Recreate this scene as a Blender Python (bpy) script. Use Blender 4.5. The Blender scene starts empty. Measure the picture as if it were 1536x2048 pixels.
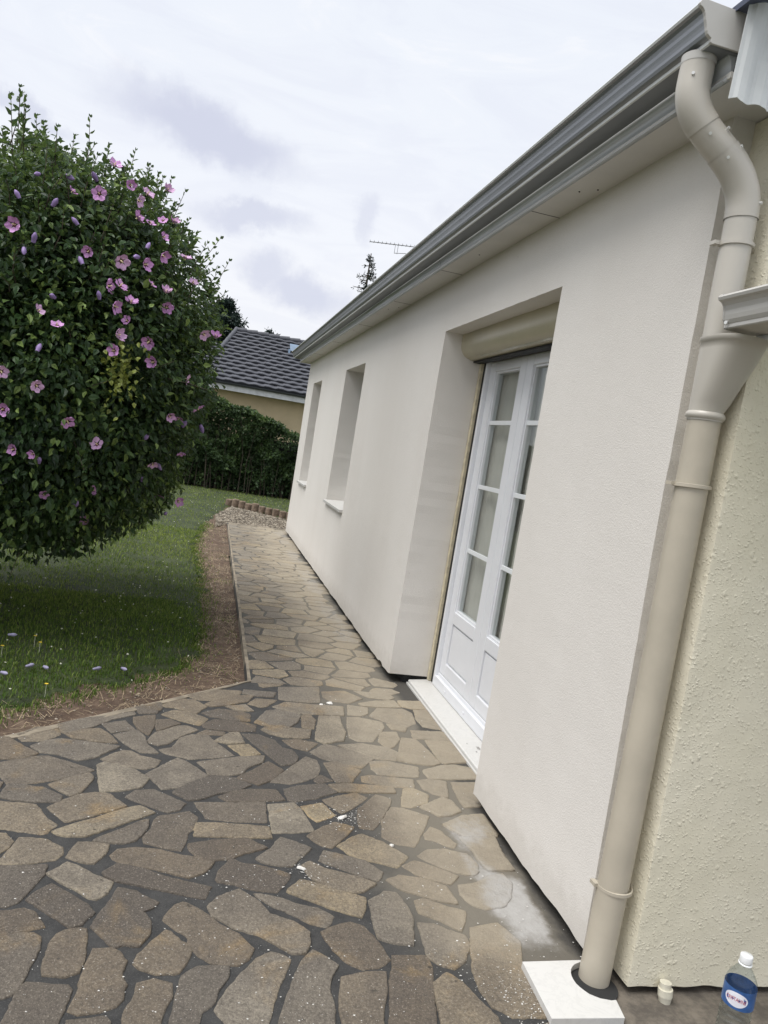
import bpy, bmesh, math, random
import numpy as np
from mathutils import Vector, Matrix, noise as mnoise

scene = bpy.context.scene
COL = scene.collection
random.seed(7)
RNG = np.random.default_rng(11)

# ------------------------------------------------------------------ camera
CAM_BASIS=[(0.962213,-0.220749,0.159424),(-0.137148,0.112898,0.984096),(-0.235237,-0.968774,0.078356)]
CLOUDS=[((-0.0473,0.9437,0.3275),(0.9807,0.1061,-0.164),(-0.1895,0.3134,-0.9305),0.124,0.03),((0.0133,0.9678,0.2515),(0.9989,-0.0239,0.0392),(0.0439,0.2507,-0.9671),0.078,0.017),((0.0499,0.9797,0.1942),(0.9718,-0.0027,-0.2358),(-0.2305,0.2005,-0.9522),0.04,0.027),((0.0999,0.9797,0.1737),(0.9834,-0.0706,-0.1674),(-0.1517,0.1875,-0.9705),0.062,0.025),((0.1506,0.9501,0.273),(0.2064,0.2399,-0.9486),(-0.9668,0.1992,-0.16),0.022,0.016),((-0.2393,0.9228,0.3019),(0.9414,0.2966,-0.1604),(-0.2376,0.2458,-0.9397),0.062,0.012),((0.2362,0.9285,0.2867),(0.9717,-0.2233,-0.0773),(-0.0078,0.2968,-0.9549),0.02,0.013)]
cam_data = bpy.data.cameras.new('camera')
cam_data.sensor_fit = 'VERTICAL'
cam_data.sensor_height = 36.0
cam_data.lens = 27.0
cam_data.clip_start = 0.05
cam_data.clip_end = 2000.0
cam = bpy.data.objects.new('camera', cam_data)
COL.objects.link(cam)
R3 = Matrix([CAM_BASIS[0], CAM_BASIS[1], CAM_BASIS[2]]).transposed()
cam.matrix_world = Matrix.Translation((-1.3, 0.0, 1.42)) @ R3.to_4x4()
scene.camera = cam

# ------------------------------------------------------------------ view, sun, sky
scene.view_settings.view_transform = 'Standard'
scene.view_settings.look = 'None'
scene.view_settings.gamma = 1.0
scene.view_settings.exposure = 0.35
SUN_EL, SUN_AZ = 64.0, 250.0          # azimuth clockwise from +Y
sl = bpy.data.lights.new('sun', 'SUN')
sl.energy = 2.7
sl.angle = math.radians(40)
sl.color = (1.0, 0.975, 0.94)
so = bpy.data.objects.new('sun', sl)
COL.objects.link(so)
_e, _a = math.radians(SUN_EL), math.radians(SUN_AZ)
sdir = Vector((math.sin(_a) * math.cos(_e), math.cos(_a) * math.cos(_e), math.sin(_e)))
so.rotation_euler = sdir.to_track_quat('Z', 'Y').to_euler()
so.location = (-5, 0, 12)

world = bpy.data.worlds.new('World')
scene.world = world
world.use_nodes = True


class NT:
    """small helper round a node tree"""
    def __init__(self, tree):
        self.t = tree
        self.n = tree.nodes
        self.l = tree.links

    def new(self, typ, **kw):
        nd = self.n.new(typ)
        for k, v in kw.items():
            setattr(nd, k, v)
        return nd

    def link(self, a, b):
        self.l.new(a, b)

    def val(self, sock, v):
        if isinstance(v, bpy.types.NodeSocket):
            self.l.new(v, sock)
        else:
            sock.default_value = v

    def math(self, op, a, b=0.0, clamp=False):
        nd = self.new('ShaderNodeMath', operation=op, use_clamp=clamp)
        self.val(nd.inputs[0], a)
        self.val(nd.inputs[1], b)
        return nd.outputs[0]

    def mix(self, f, a, b, blend='MIX'):
        nd = self.new('ShaderNodeMix', data_type='RGBA', blend_type=blend)
        self.val(nd.inputs[0], f)
        self.val(nd.inputs[6], a if isinstance(a, bpy.types.NodeSocket) else (*a, 1.0)[:4])
        self.val(nd.inputs[7], b if isinstance(b, bpy.types.NodeSocket) else (*b, 1.0)[:4])
        return nd.outputs[2]

    def noise(self, vec, scale, detail=4.0, rough=0.55, dist=0.0):
        nd = self.new('ShaderNodeTexNoise')
        self.link(vec, nd.inputs['Vector'])
        nd.inputs['Scale'].default_value = scale
        nd.inputs['Detail'].default_value = detail
        nd.inputs['Roughness'].default_value = rough
        nd.inputs['Distortion'].default_value = dist
        return nd.outputs['Fac']

    def ramp(self, f, stops):
        nd = self.new('ShaderNodeValToRGB')
        self.link(f, nd.inputs[0])
        cr = nd.color_ramp
        while len(cr.elements) < len(stops):
            cr.elements.new(0.5)
        for e, (p, c) in zip(cr.elements, stops):
            e.position = p
            e.color = (c, c, c, 1) if isinstance(c, (int, float)) else (*c, 1)
        return nd.outputs[0]

    def smooth(self, v, lo, hi):
        nd = self.new('ShaderNodeMapRange', interpolation_type='SMOOTHSTEP')
        self.val(nd.inputs[0], v)
        nd.inputs[1].default_value = lo
        nd.inputs[2].default_value = hi
        return nd.outputs[0]

    def vmath(self, op, a, b):
        nd = self.new('ShaderNodeVectorMath', operation=op)
        self.val(nd.inputs[0], a)
        self.val(nd.inputs[1], b)
        return nd.outputs['Value'] if op in ('DOT_PRODUCT', 'LENGTH') else nd.outputs[0]


w = NT(world.node_tree)
w.n.clear()
w_out = w.new('ShaderNodeOutputWorld')
bg_sky = w.new('ShaderNodeBackground')
bg_cloud = w.new('ShaderNodeBackground')
sky = w.new('ShaderNodeTexSky')
sky.sky_type = 'NISHITA'
sky.sun_disc = False
sky.sun_elevation = _e
sky.sun_rotation = _a
w.link(sky.outputs[0], bg_sky.inputs[0])
bg_sky.inputs[1].default_value = 0.08
tc = w.new('ShaderNodeTexCoord')
dirv = tc.outputs['Generated']
nz = w.new('ShaderNodeTexNoise')
w.link(dirv, nz.inputs['Vector'])
nz.inputs['Scale'].default_value = 9.0
nz.inputs['Detail'].default_value = 6.0
off = w.vmath('SUBTRACT', nz.outputs['Color'], (0.5, 0.5, 0.5))
off = w.vmath('MULTIPLY', off, (0.06, 0.06, 0.06))
nz2_ = w.new('ShaderNodeTexNoise')
w.link(dirv, nz2_.inputs['Vector'])
nz2_.inputs['Scale'].default_value = 26.0
nz2_.inputs['Detail'].default_value = 7.0
nz2_.inputs['Roughness'].default_value = 0.65
off2 = w.vmath('MULTIPLY', w.vmath('SUBTRACT', nz2_.outputs['Color'], (0.5, 0.5, 0.5)), (0.040, 0.040, 0.040))
dw = w.vmath('ADD', w.vmath('ADD', dirv, off), off2)
total = None
for (cc, cu, cv, sa, sb), amt in zip(CLOUDS, (1.0, 0.8, 0.75, 0.85, 0.5, 0.7, 0.25)):
    du = w.math('DIVIDE', w.math('SUBTRACT', w.vmath('DOT_PRODUCT', dw, cu), 0.0), sa * 1.25)
    dv = w.math('DIVIDE', w.math('SUBTRACT', w.vmath('DOT_PRODUCT', dw, cv), 0.0), sb * 1.3)
    r = w.math('SQRT', w.math('ADD', w.math('MULTIPLY', du, du), w.math('MULTIPLY', dv, dv)))
    m = w.math('SUBTRACT', 1.0, w.smooth(r, 0.30, 1.05))
    m = w.math('MULTIPLY', m, w.smooth(w.vmath('DOT_PRODUCT', dirv, cc), 0.5, 0.8))
    m = w.math('MULTIPLY', m, amt)
    total = m if total is None else w.math('MAXIMUM', total, m)
sep = w.new('ShaderNodeSeparateXYZ')
w.link(dirv, sep.inputs[0])
elev = sep.outputs[2]
# broad soft mottling of the overcast, plus paler air towards the horizon
mott = w.noise(dirv, 2.2, 5, 0.5, 0.6)
base = w.mix(w.smooth(mott, 0.35, 0.7), (0.93, 0.945, 0.99), (0.875, 0.90, 0.97))
base = w.mix(w.smooth(elev, 0.05, 0.75), base, (0.85, 0.895, 0.97))
low = w.mix(w.smooth(elev, -0.02, 0.30), (0.93, 0.93, 0.955), base)
mpw = w.new('ShaderNodeMapping')
w.link(dirv, mpw.inputs[0])
mpw.inputs['Rotation'].default_value = (0.15, 0.25, 0.1)
mpw.inputs['Scale'].default_value = (1.6, 1.6, 7.0)
wisp = w.noise(mpw.outputs[0], 3.2, 8, 0.62, 0.9)
low = w.mix(w.math('MULTIPLY', w.smooth(wisp, 0.44, 0.66), 0.26), low, (0.74, 0.765, 0.885))
low = w.mix(w.math('MULTIPLY', w.math('SUBTRACT', 1.0, w.smooth(wisp, 0.30, 0.44)), 0.5), low, (0.97, 0.975, 1.0))
cloudc = w.mix(w.math('MULTIPLY', total, 1.0, clamp=True), low, (0.66, 0.685, 0.81))
w.link(cloudc, bg_cloud.inputs[0])
bg_cloud.inputs[1].default_value = 0.83
mixs = w.new('ShaderNodeMixShader')
mixs.inputs[0].default_value = 0.93
w.link(bg_sky.outputs[0], mixs.inputs[1])
w.link(bg_cloud.outputs[0], mixs.inputs[2])
w.link(mixs.outputs[0], w_out.inputs[0])


# ------------------------------------------------------------------ materials
def new_mat(name):
    m = bpy.data.materials.new(name)
    m.use_nodes = True
    t = NT(m.node_tree)
    b = t.n['Principled BSDF']
    return m, t, b


def P(t):
    g = t.new('ShaderNodeNewGeometry')
    return g.outputs['Position']


def add_bump(t, b, h, strength=0.3, dist=0.01):
    bp = t.new('ShaderNodeBump')
    bp.inputs['Strength'].default_value = strength
    bp.inputs['Distance'].default_value = dist
    t.link(h, bp.inputs['Height'])
    t.link(bp.outputs[0], b.inputs['Normal'])


def simple(name, col, rough=0.5, metal=0.0, var=0.12, scale=6.0, bump=0.0, bscale=200.0, bdist=0.002, obj=False):
    m, t, b = new_mat(name)
    if obj:
        p = t.new('ShaderNodeTexCoord').outputs['Object']
    else:
        p = P(t)
    n = t.noise(p, scale, 5)
    lo = tuple(c * (1 - var) for c in col)
    hi = tuple(min(1, c * (1 + var)) for c in col)
    t.link(t.mix(t.smooth(n, 0.3, 0.7), lo, hi), b.inputs['Base Color'])
    b.inputs['Roughness'].default_value = rough
    b.inputs['Metallic'].default_value = metal
    if bump:
        add_bump(t, b, t.noise(p, bscale, 3), bump, bdist)
    return m


def leafmat(name, dark, mid, light, rough=0.5, trans=0.25, attr='v', spec=0.35):
    m, t, b = new_mat(name)
    at = t.new('ShaderNodeAttribute', attribute_name=attr)
    col = t.ramp(at.outputs['Fac'], [(0.0, dark), (0.55, mid), (1.0, light)])
    t.link(col, b.inputs['Base Color'])
    b.inputs['Roughness'].default_value = rough
    b.inputs['Specular IOR Level'].default_value = spec
    tr = t.new('ShaderNodeBsdfTranslucent')
    t.link(t.mix(0.5, col, tuple(min(1, c * 1.5) for c in light)), tr.inputs[0])
    mx = t.new('ShaderNodeMixShader')
    mx.inputs[0].default_value = trans
    t.link(b.outputs[0], mx.inputs[1])
    t.link(tr.outputs[0], mx.inputs[2])
    t.link(mx.outputs[0], t.n['Material Output'].inputs[0])
    return m


M_FASCIA = None
# new fine render on the insulated wall
def stucco_white():
    m, t, b = new_mat('fine render')
    p = P(t)
    mp = t.new('ShaderNodeMapping')
    t.link(p, mp.inputs[0])
    mp.inputs['Scale'].default_value = (1, 1, 0.35)
    big = t.noise(mp.outputs[0], 1.3, 4, 0.55)
    c = t.mix(t.smooth(big, 0.3, 0.72), (0.685, 0.651, 0.605), (0.722, 0.691, 0.648))
    fine = t.noise(p, 260, 2)
    c = t.mix(t.math('MULTIPLY', t.smooth(fine, 0.52, 0.75), 0.16), c, (0.42, 0.39, 0.35))
    # a little splash dirt low on the wall
    sp = t.new('ShaderNodeSeparateXYZ')
    t.link(p, sp.inputs[0])
    dirt = t.math('MULTIPLY', t.math('SUBTRACT', 1.0, t.smooth(t.math('ADD', sp.outputs[2], t.math('MULTIPLY', t.noise(p, 16, 5, 0.7), -0.22)), -0.06, 0.10)), 0.30)
    c = t.mix(dirt, c, (0.36, 0.33, 0.28))
    spot = t.noise(p, 55, 3, 0.6)
    c = t.mix(t.math('MULTIPLY', t.smooth(spot, 0.70, 0.76), 0.35), c, (0.40, 0.36, 0.30))
    t.link(c, b.inputs['Base Color'])
    b.inputs['Roughness'].default_value = 0.92
    b.inputs['Specular IOR Level'].default_value = 0.2
    n1 = t.noise(p, 210, 3, 0.6)
    n2 = t.noise(p, 18, 3, 0.5)
    h = t.math('ADD', n1, t.math('MULTIPLY', n2, 0.5))
    add_bump(t, b, h, 0.50, 0.0032)
    return m


def stucco_beige():
    m, t, b = new_mat('rough cast render')
    p = P(t)
    big = t.noise(p, 2.2, 4)
    c = t.mix(t.smooth(big, 0.3, 0.7), (0.70, 0.655, 0.515), (0.745, 0.70, 0.57))
    st = t.noise(p, 9, 6, 0.7)
    c = t.mix(t.math('MULTIPLY', t.smooth(st, 0.6, 0.8), 0.25), c, (0.38, 0.35, 0.26))
    t.link(c, b.inputs['Base Color'])
    b.inputs['Roughness'].default_value = 0.8
    h = None
    for sc, th, amp in ((95, 0.55, 0.9), (170, 0.45, 0.5), (52, 0.80, 1.0)):
        vo = t.new('ShaderNodeTexVoronoi')
        vo.inputs['Scale'].default_value = sc
        wob = t.new('ShaderNodeTexNoise')
        t.link(p, wob.inputs['Vector'])
        wob.inputs['Scale'].default_value = sc * 0.9
        wv = t.vmath('ADD', p, t.vmath('MULTIPLY', t.vmath('SUBTRACT', wob.outputs['Color'], (.5, .5, .5)), (1.1 / sc,) * 3))
        t.link(wv, vo.inputs['Vector'])
        sepc = t.new('ShaderNodeSeparateColor')
        t.link(vo.outputs['Color'], sepc.inputs[0])
        grain = t.math('SUBTRACT', 1.0, t.smooth(vo.outputs['Distance'], 0.10, 0.50))
        grain = t.math('MULTIPLY', grain, t.smooth(sepc.outputs[0], th, th + 0.12))
        grain = t.math('MULTIPLY', grain, amp)
        h = grain if h is None else t.math('ADD', h, grain)
    h = t.math('ADD', h, t.math('MULTIPLY', t.noise(p, 26, 4, 0.6), 0.7))
    add_bump(t, b, h, 0.6, 0.0028)
    return m


def stone_mat():
    m, t, b = new_mat('flagstone')
    p = P(t)
    at = t.new('ShaderNodeAttribute', attribute_name='v')
    col = t.ramp(at.outputs['Fac'], [(0.0, (0.105, 0.086, 0.070)), (0.35, (0.175, 0.143, 0.108)),
                                     (0.7, (0.255, 0.212, 0.155)), (0.93, (0.33, 0.27, 0.175)), (1.0, (0.40, 0.30, 0.17))])
    blot = t.noise(p, 7, 6, 0.65, 0.4)
    col = t.mix(1.0, col, (1.20, 1.18, 1.12), 'MULTIPLY')
    aw = t.new('ShaderNodeAttribute', attribute_name='w')
    lum = t.new('ShaderNodeRGBToBW')
    t.link(col, lum.inputs[0])
    grey = t.new('ShaderNodeCombineColor')
    for q, kk in ((0, 1.02), (1, 1.0), (2, 0.93)):
        t.link(t.math('MULTIPLY', lum.outputs[0], kk), grey.inputs[q])
    col = t.mix(t.math('MULTIPLY', t.smooth(aw.outputs['Fac'], 0.2, 1.0), 0.42), col, grey.outputs[0])
    col = t.mix(t.smooth(blot, 0.38, 0.62), t.mix(0.40, col, (0.105, 0.090, 0.078)), col)
    och = t.noise(p, 3.1, 4, 0.6, 0.8)
    col = t.mix(t.math('MULTIPLY', t.smooth(och, 0.55, 0.70), 0.60), col, (0.34, 0.235, 0.115))
    g = t.noise(p, 115, 6, 0.78)
    col = t.mix(t.smooth(g, 0.34, 0.66), t.mix(0.60, col, (0.05, 0.042, 0.036)), col)
    g2 = t.noise(p, 190, 3, 0.7)
    col = t.mix(t.math('MULTIPLY', t.smooth(g2, 0.55, 0.68), 0.50), col, (0.42, 0.37, 0.30))
    vein = t.noise(p, 5, 8, 0.7, 2.5)
    col = t.mix(t.math('MULTIPLY', t.math('SUBTRACT', 1.0, t.smooth(t.math('ABSOLUTE', t.math('SUBTRACT', vein, 0.5)), 0.0, 0.012)), 0.45), col, (0.05, 0.043, 0.036))
    pit = t.noise(p, 34, 3, 0.5)
    col = t.mix(t.math('MULTIPLY', t.math('SUBTRACT', 1.0, t.smooth(pit, 0.22, 0.33)), 0.8), col, (0.03, 0.027, 0.024))
    # cement film brushed over the stones beside the house
    sp = t.new('ShaderNodeSeparateXYZ')
    t.link(p, sp.inputs[0])
    wob = t.math('MULTIPLY', t.math('SUBTRACT', t.noise(p, 2.4, 4), 0.5), 0.55)
    xx = t.math('ADD', sp.outputs[0], wob)
    film = t.smooth(xx, -0.62, -0.22)
    film = t.math('MULTIPLY', film, t.smooth(t.math('ADD', sp.outputs[1], wob), 1.75, 2.15))
    streak = t.noise(p, 12, 4, 0.6, 1.5)
    film2 = t.math('MULTIPLY', film, t.math('ADD', 0.34, t.math('MULTIPLY', streak, 0.60)))
    col = t.mix(film2, col, (0.40, 0.345, 0.26))
    wob2 = t.math('MULTIPLY', t.math('SUBTRACT', t.noise(p, 6, 4), 0.5), 0.16)
    wh = t.smooth(t.math('ADD', sp.outputs[0], wob2), -0.24, -0.13)
    wh = t.math('MULTIPLY', wh, t.math('SUBTRACT', 1.0, t.smooth(t.math('ADD', sp.outputs[0], wob2), -0.055, 0.005)))
    wh = t.math('MULTIPLY', wh, t.smooth(t.noise(p, 1.7, 2), 0.36, 0.50))
    wh = t.math('MULTIPLY', wh, t.smooth(sp.outputs[1], 1.95, 2.12))
    dgap = t.math('MULTIPLY', t.smooth(sp.outputs[1], 2.55, 3.0), t.math('SUBTRACT', 1.0, t.smooth(sp.outputs[1], 4.5, 4.9)))
    wh = t.math('MULTIPLY', wh, t.math('SUBTRACT', 1.0, dgap))
    wh = t.math('MULTIPLY', wh, t.math('SUBTRACT', 1.0, t.math('MULTIPLY', t.smooth(sp.outputs[1], 4.0, 5.0), 0.5)))
    wh = t.smooth(t.math('ADD', wh, t.math('MULTIPLY', t.math('SUBTRACT', t.noise(p, 30, 8, 0.72), 0.5), 1.1)), 0.15, 1.15)
    wh = t.math('MULTIPLY', wh, t.smooth(sp.outputs[0], -0.42, -0.20))
    wh = t.math('MULTIPLY', wh, t.math('SUBTRACT', 1.0, t.math('MULTIPLY', t.smooth(sp.outputs[1], 2.7, 3.1), t.math('SUBTRACT', 1.0, t.smooth(sp.outputs[1], 4.5, 4.9)))))
    col = t.mix(t.math('MULTIPLY', wh, 0.82), col, (0.42, 0.41, 0.395))
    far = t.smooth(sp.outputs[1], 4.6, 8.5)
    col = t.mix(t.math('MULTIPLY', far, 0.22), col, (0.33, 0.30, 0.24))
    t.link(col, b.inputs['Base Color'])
    b.inputs['Roughness'].default_value = 0.72
    b.inputs['Specular IOR Level'].default_value = 0.35
    h = t.math('ADD', t.noise(p, 34, 7, 0.75), t.math('MULTIPLY', t.noise(p, 160, 4, 0.7), 0.5))
    h = t.math('ADD', h, t.math('MULTIPLY', t.noise(p, 6, 4, 0.6), 1.1))
    add_bump(t, b, h, 0.9, 0.010)
    return m


def mortar_mat():
    m, t, b = new_mat('dark mortar')
    p = P(t)
    n = t.noise(p, 14, 6, 0.7)
    col = t.mix(t.smooth(n, 0.3, 0.7), (0.024, 0.024, 0.024), (0.048, 0.047, 0.045))
    g = t.noise(p, 260, 3, 0.6)
    col = t.mix(t.math('MULTIPLY', t.smooth(g, 0.54, 0.70), 0.30), col, (0.20, 0.195, 0.185))
    sp = t.new('ShaderNodeSeparateXYZ')
    t.link(p, sp.inputs[0])
    wob = t.math('MULTIPLY', t.math('SUBTRACT', t.noise(p, 2.4, 4), 0.5), 0.55)
    xx = t.math('ADD', sp.outputs[0], wob)
    film = t.smooth(xx, -0.66, -0.25)
    film = t.math('MULTIPLY', film, t.smooth(t.math('ADD', sp.outputs[1], wob), 1.75, 2.15))
    col = t.mix(t.math('MULTIPLY', film, 0.85), col, (0.185, 0.165, 0.130))
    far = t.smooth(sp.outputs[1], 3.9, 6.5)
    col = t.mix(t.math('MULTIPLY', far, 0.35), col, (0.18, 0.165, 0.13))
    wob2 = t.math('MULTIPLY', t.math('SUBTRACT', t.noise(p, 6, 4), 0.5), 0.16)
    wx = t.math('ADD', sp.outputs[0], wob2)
    wh = t.math('MULTIPLY', t.smooth(wx, -0.24, -0.13), t.math('SUBTRACT', 1.0, t.smooth(wx, -0.055, 0.005)))
    wh = t.math('MULTIPLY', wh, t.smooth(t.noise(p, 1.7, 2), 0.36, 0.50))
    wh = t.math('MULTIPLY', wh, t.smooth(sp.outputs[1], 1.95, 2.12))
    dgap = t.math('MULTIPLY', t.smooth(sp.outputs[1], 2.55, 3.0), t.math('SUBTRACT', 1.0, t.smooth(sp.outputs[1], 4.5, 4.9)))
    wh = t.math('MULTIPLY', wh, t.math('SUBTRACT', 1.0, dgap))
    wh = t.math('MULTIPLY', wh, t.math('SUBTRACT', 1.0, t.math('MULTIPLY', t.smooth(sp.outputs[1], 4.0, 5.0), 0.5)))
    wh = t.smooth(t.math('ADD', wh, t.math('MULTIPLY', t.math('SUBTRACT', t.noise(p, 30, 8, 0.72), 0.5), 1.1)), 0.15, 1.15)
    wh = t.math('MULTIPLY', wh, t.smooth(sp.outputs[0], -0.42, -0.20))
    wh = t.math('MULTIPLY', wh, t.math('SUBTRACT', 1.0, t.math('MULTIPLY', t.smooth(sp.outputs[1], 2.7, 3.1), t.math('SUBTRACT', 1.0, t.smooth(sp.outputs[1], 4.5, 4.9)))))
    col = t.mix(t.math('MULTIPLY', wh, 0.85), col, (0.42, 0.41, 0.395))
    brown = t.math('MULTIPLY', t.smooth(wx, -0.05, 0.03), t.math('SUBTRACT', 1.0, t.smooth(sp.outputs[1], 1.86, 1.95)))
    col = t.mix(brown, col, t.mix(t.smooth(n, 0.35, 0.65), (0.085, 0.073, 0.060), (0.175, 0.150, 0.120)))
    earth_shade = t.math('MULTIPLY', t.math('MULTIPLY', t.smooth(wx, -0.035, 0.02), t.smooth(sp.outputs[1], 1.88, 1.96)), 0.85)  # dark earth and contact shade along the wall foot, painted into the colour
    col = t.mix(earth_shade, col, (0.045, 0.042, 0.038))
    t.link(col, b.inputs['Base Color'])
    b.inputs['Roughness'].default_value = 0.85
    h = t.math('ADD', t.noise(p, 60, 6, 0.75), t.math('MULTIPLY', t.noise(p, 12, 3), 0.8))
    add_bump(t, b, h, 0.7, 0.006)
    return m


def soil_mat():
    m, t, b = new_mat('bare soil')
    p = P(t)
    n = t.noise(p, 9, 7, 0.72)
    col = t.ramp(n, [(0.25, (0.045, 0.029, 0.020)), (0.5, (0.115, 0.075, 0.051)), (0.75, (0.21, 0.15, 0.105))])
    g = t.noise(p, 90, 5, 0.7)
    col = t.mix(t.math('MULTIPLY', t.smooth(g, 0.56, 0.7), 0.6), col, (0.34, 0.27, 0.19))
    t.link(col, b.inputs['Base Color'])
    b.inputs['Roughness'].default_value = 0.95
    h = t.math('ADD', t.noise(p, 30, 7, 0.75), t.math('MULTIPLY', g, 0.4))
    add_bump(t, b, h, 0.9, 0.02)
    return m


def turf_mat():
    m, t, b = new_mat('turf')
    p = P(t)
    n = t.noise(p, 3, 6, 0.7)
    col = t.mix(t.smooth(n, 0.35, 0.7), (0.030, 0.042, 0.016), (0.065, 0.085, 0.032))
    g = t.noise(p, 45, 5, 0.7)
    col = t.mix(t.math('MULTIPLY', t.smooth(g, 0.52, 0.7), 0.5), col, (0.105, 0.115, 0.050))
    t.link(col, b.inputs['Base Color'])
    b.inputs['Roughness'].default_value = 0.95
    add_bump(t, b, g, 0.8, 0.03)
    return m


M = {}
M['wall'] = stucco_white()
M['beige'] = stucco_beige()
M['stone'] = stone_mat()
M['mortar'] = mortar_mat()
M['soil'] = soil_mat()
M['turf'] = turf_mat()
M['reveal_caulk'] = simple('yellow foam strip', (0.56, 0.50, 0.355), 0.8, 0, 0.15, 25)
M['pvc_white'] = simple('white upvc', (0.73, 0.74, 0.765), 0.32, 0, 0.03, 3)
M['muntin'] = simple('glazing bar', (0.76, 0.78, 0.79), 0.35, 0, 0.03, 3)
M['rubber'] = simple('black gap', (0.012, 0.012, 0.013), 0.6)
M['shutterbox'] = simple('beige shutter casing', (0.50, 0.455, 0.33), 0.34, 0, 0.05, 5)
M['gutter'] = simple('lacquered grey gutter', (0.33, 0.345, 0.37), 0.42, 0.65, 0.05, 3)
M['gutter_cap'] = simple('beige gutter end', (0.52, 0.505, 0.475), 0.4, 0, 0.04, 8)
M['fascia'] = simple('light grey fascia', (0.46, 0.475, 0.48), 0.35, 0.15, 0.04, 5)
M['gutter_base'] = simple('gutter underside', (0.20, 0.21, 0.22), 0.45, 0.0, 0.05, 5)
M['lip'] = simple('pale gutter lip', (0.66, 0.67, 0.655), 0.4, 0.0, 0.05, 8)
M['soffit'] = simple('soffit board', (0.60, 0.585, 0.55), 0.5, 0, 0.04, 5)
M['pipe'] = simple('sand downpipe', (0.46, 0.415, 0.335), 0.40, 0, 0.06, 7, 0.12, 300, 0.0006)
M['pipe_top'] = simple('pale sand pipe', (0.50, 0.47, 0.415), 0.34, 0, 0.035, 2.5)
M['screw'] = simple('bright screw', (0.72, 0.72, 0.70), 0.35, 0.3)
M['panel'] = simple('white corrugated panel', (0.60, 0.62, 0.62), 0.4, 0.0, 0.07, 7)
M['roof_dark'] = simple('slate tile', (0.045, 0.055, 0.085), 0.6, 0, 0.25, 14, 0.3, 60, 0.004)
M['dark'] = simple('dark void', (0.02, 0.02, 0.02), 0.9)
M['concrete'] = simple('concrete edge', (0.23, 0.195, 0.145), 0.9, 0, 0.30, 11, 0.6, 90, 0.004)
M['curtain'] = simple('voile curtain', (0.74, 0.70, 0.64), 0.9, 0, 0.05, 8)
M['plaster'] = simple('dried plaster', (0.66, 0.64, 0.60), 0.9, 0, 0.1, 30)
M['straw'] = simple('dry straw', (0.42, 0.33, 0.21), 0.9, 0, 0.35, 20)
M['gravelm'] = simple('gravel stone', (0.27, 0.235, 0.185), 0.9, 0, 0.75, 30)
M['log'] = simple('weathered log', (0.17, 0.125, 0.090), 0.95, 0, 0.35, 18, 0.6, 40, 0.01)
M['bark'] = simple('bark', (0.085, 0.066, 0.048), 0.95, 0, 0.35, 18, 0.6, 60, 0.006)
M['hedge_stem'] = simple('hedge stem', (0.055, 0.045, 0.032), 0.95, 0, 0.35, 3)
M['petal'] = simple('mauve petal', (0.55, 0.28, 0.55), 0.55, 0, 0.18, 30)
M['petal_pale'] = simple('pale mauve petal', (0.62, 0.39, 0.60), 0.55, 0, 0.15, 30)
M['petal_core'] = simple('crimson flower throat', (0.16, 0.010, 0.035), 0.6)
M['stamen'] = simple('cream stamen', (0.75, 0.66, 0.38), 0.6)
M['budm'] = simple('closed purple bloom', (0.25, 0.17, 0.36), 0.6, 0, 0.25, 25)
M['faded'] = simple('faded bloom', (0.30, 0.28, 0.40), 0.7, 0, 0.25, 25)
M['yellowp'] = simple('yellow petal', (0.75, 0.55, 0.04), 0.6)
M['cloverm'] = simple('white clover', (0.62, 0.62, 0.50), 0.8)
M['roof_tile'] = simple('anthracite roof tile', (0.072, 0.075, 0.088), 0.62, 0, 0.12, 5, 0.3, 20, 0.01)
M['far_wall'] = simple('ochre house render', (0.52, 0.42, 0.27), 0.9, 0, 0.08, 2)
M['far_white'] = simple('white fascia', (0.66, 0.67, 0.68), 0.6)
M['far_gutter'] = simple('dark gutter', (0.055, 0.06, 0.065), 0.5)
M['skyl'] = simple('skylight glass', (0.22, 0.30, 0.40), 0.08, 0.6)
M['antenna'] = simple('antenna aluminium', (0.30, 0.30, 0.31), 0.45, 0.6)
M['cap_white'] = simple('white stub', (0.60, 0.57, 0.47), 0.4, 0, 0.1, 40)
M['leaf'] = leafmat('hibiscus leaf', (0.010, 0.024, 0.011), (0.042, 0.086, 0.028), (0.20, 0.28, 0.075), 0.45, 0.22)
M['hedge_leaf'] = leafmat('hedge leaf', (0.015, 0.030, 0.013), (0.042, 0.078, 0.026), (0.12, 0.18, 0.05), 0.5, 0.2)
M['needle'] = leafmat('conifer needle', (0.006, 0.014, 0.012), (0.016, 0.034, 0.027), (0.035, 0.060, 0.040), 0.6, 0.1)
M['grass'] = leafmat('grass blade', (0.028, 0.055, 0.012), (0.080, 0.145, 0.030), (0.27, 0.325, 0.085), 0.9, 0.25, spec=0.08)


def marble_mat():
    m, t, b = new_mat('white marble')
    p = P(t)
    n = t.noise(p, 9, 8, 0.65, 1.6)
    v = t.math('SUBTRACT', 1.0, t.smooth(t.math('ABSOLUTE', t.math('SUBTRACT', n, 0.5)), 0.0, 0.045))
    c = t.mix(t.math('MULTIPLY', v, 0.13), (0.59, 0.58, 0.555), (0.30, 0.30, 0.29))
    g = t.noise(p, 120, 4, 0.6)
    c = t.mix(t.math('MULTIPLY', t.smooth(g, 0.6, 0.75), 0.25), c, (0.45, 0.42, 0.36))
    t.link(c, b.inputs['Base Color'])
    b.inputs['Roughness'].default_value = 0.45
    return m


M['marble'] = marble_mat()


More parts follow.
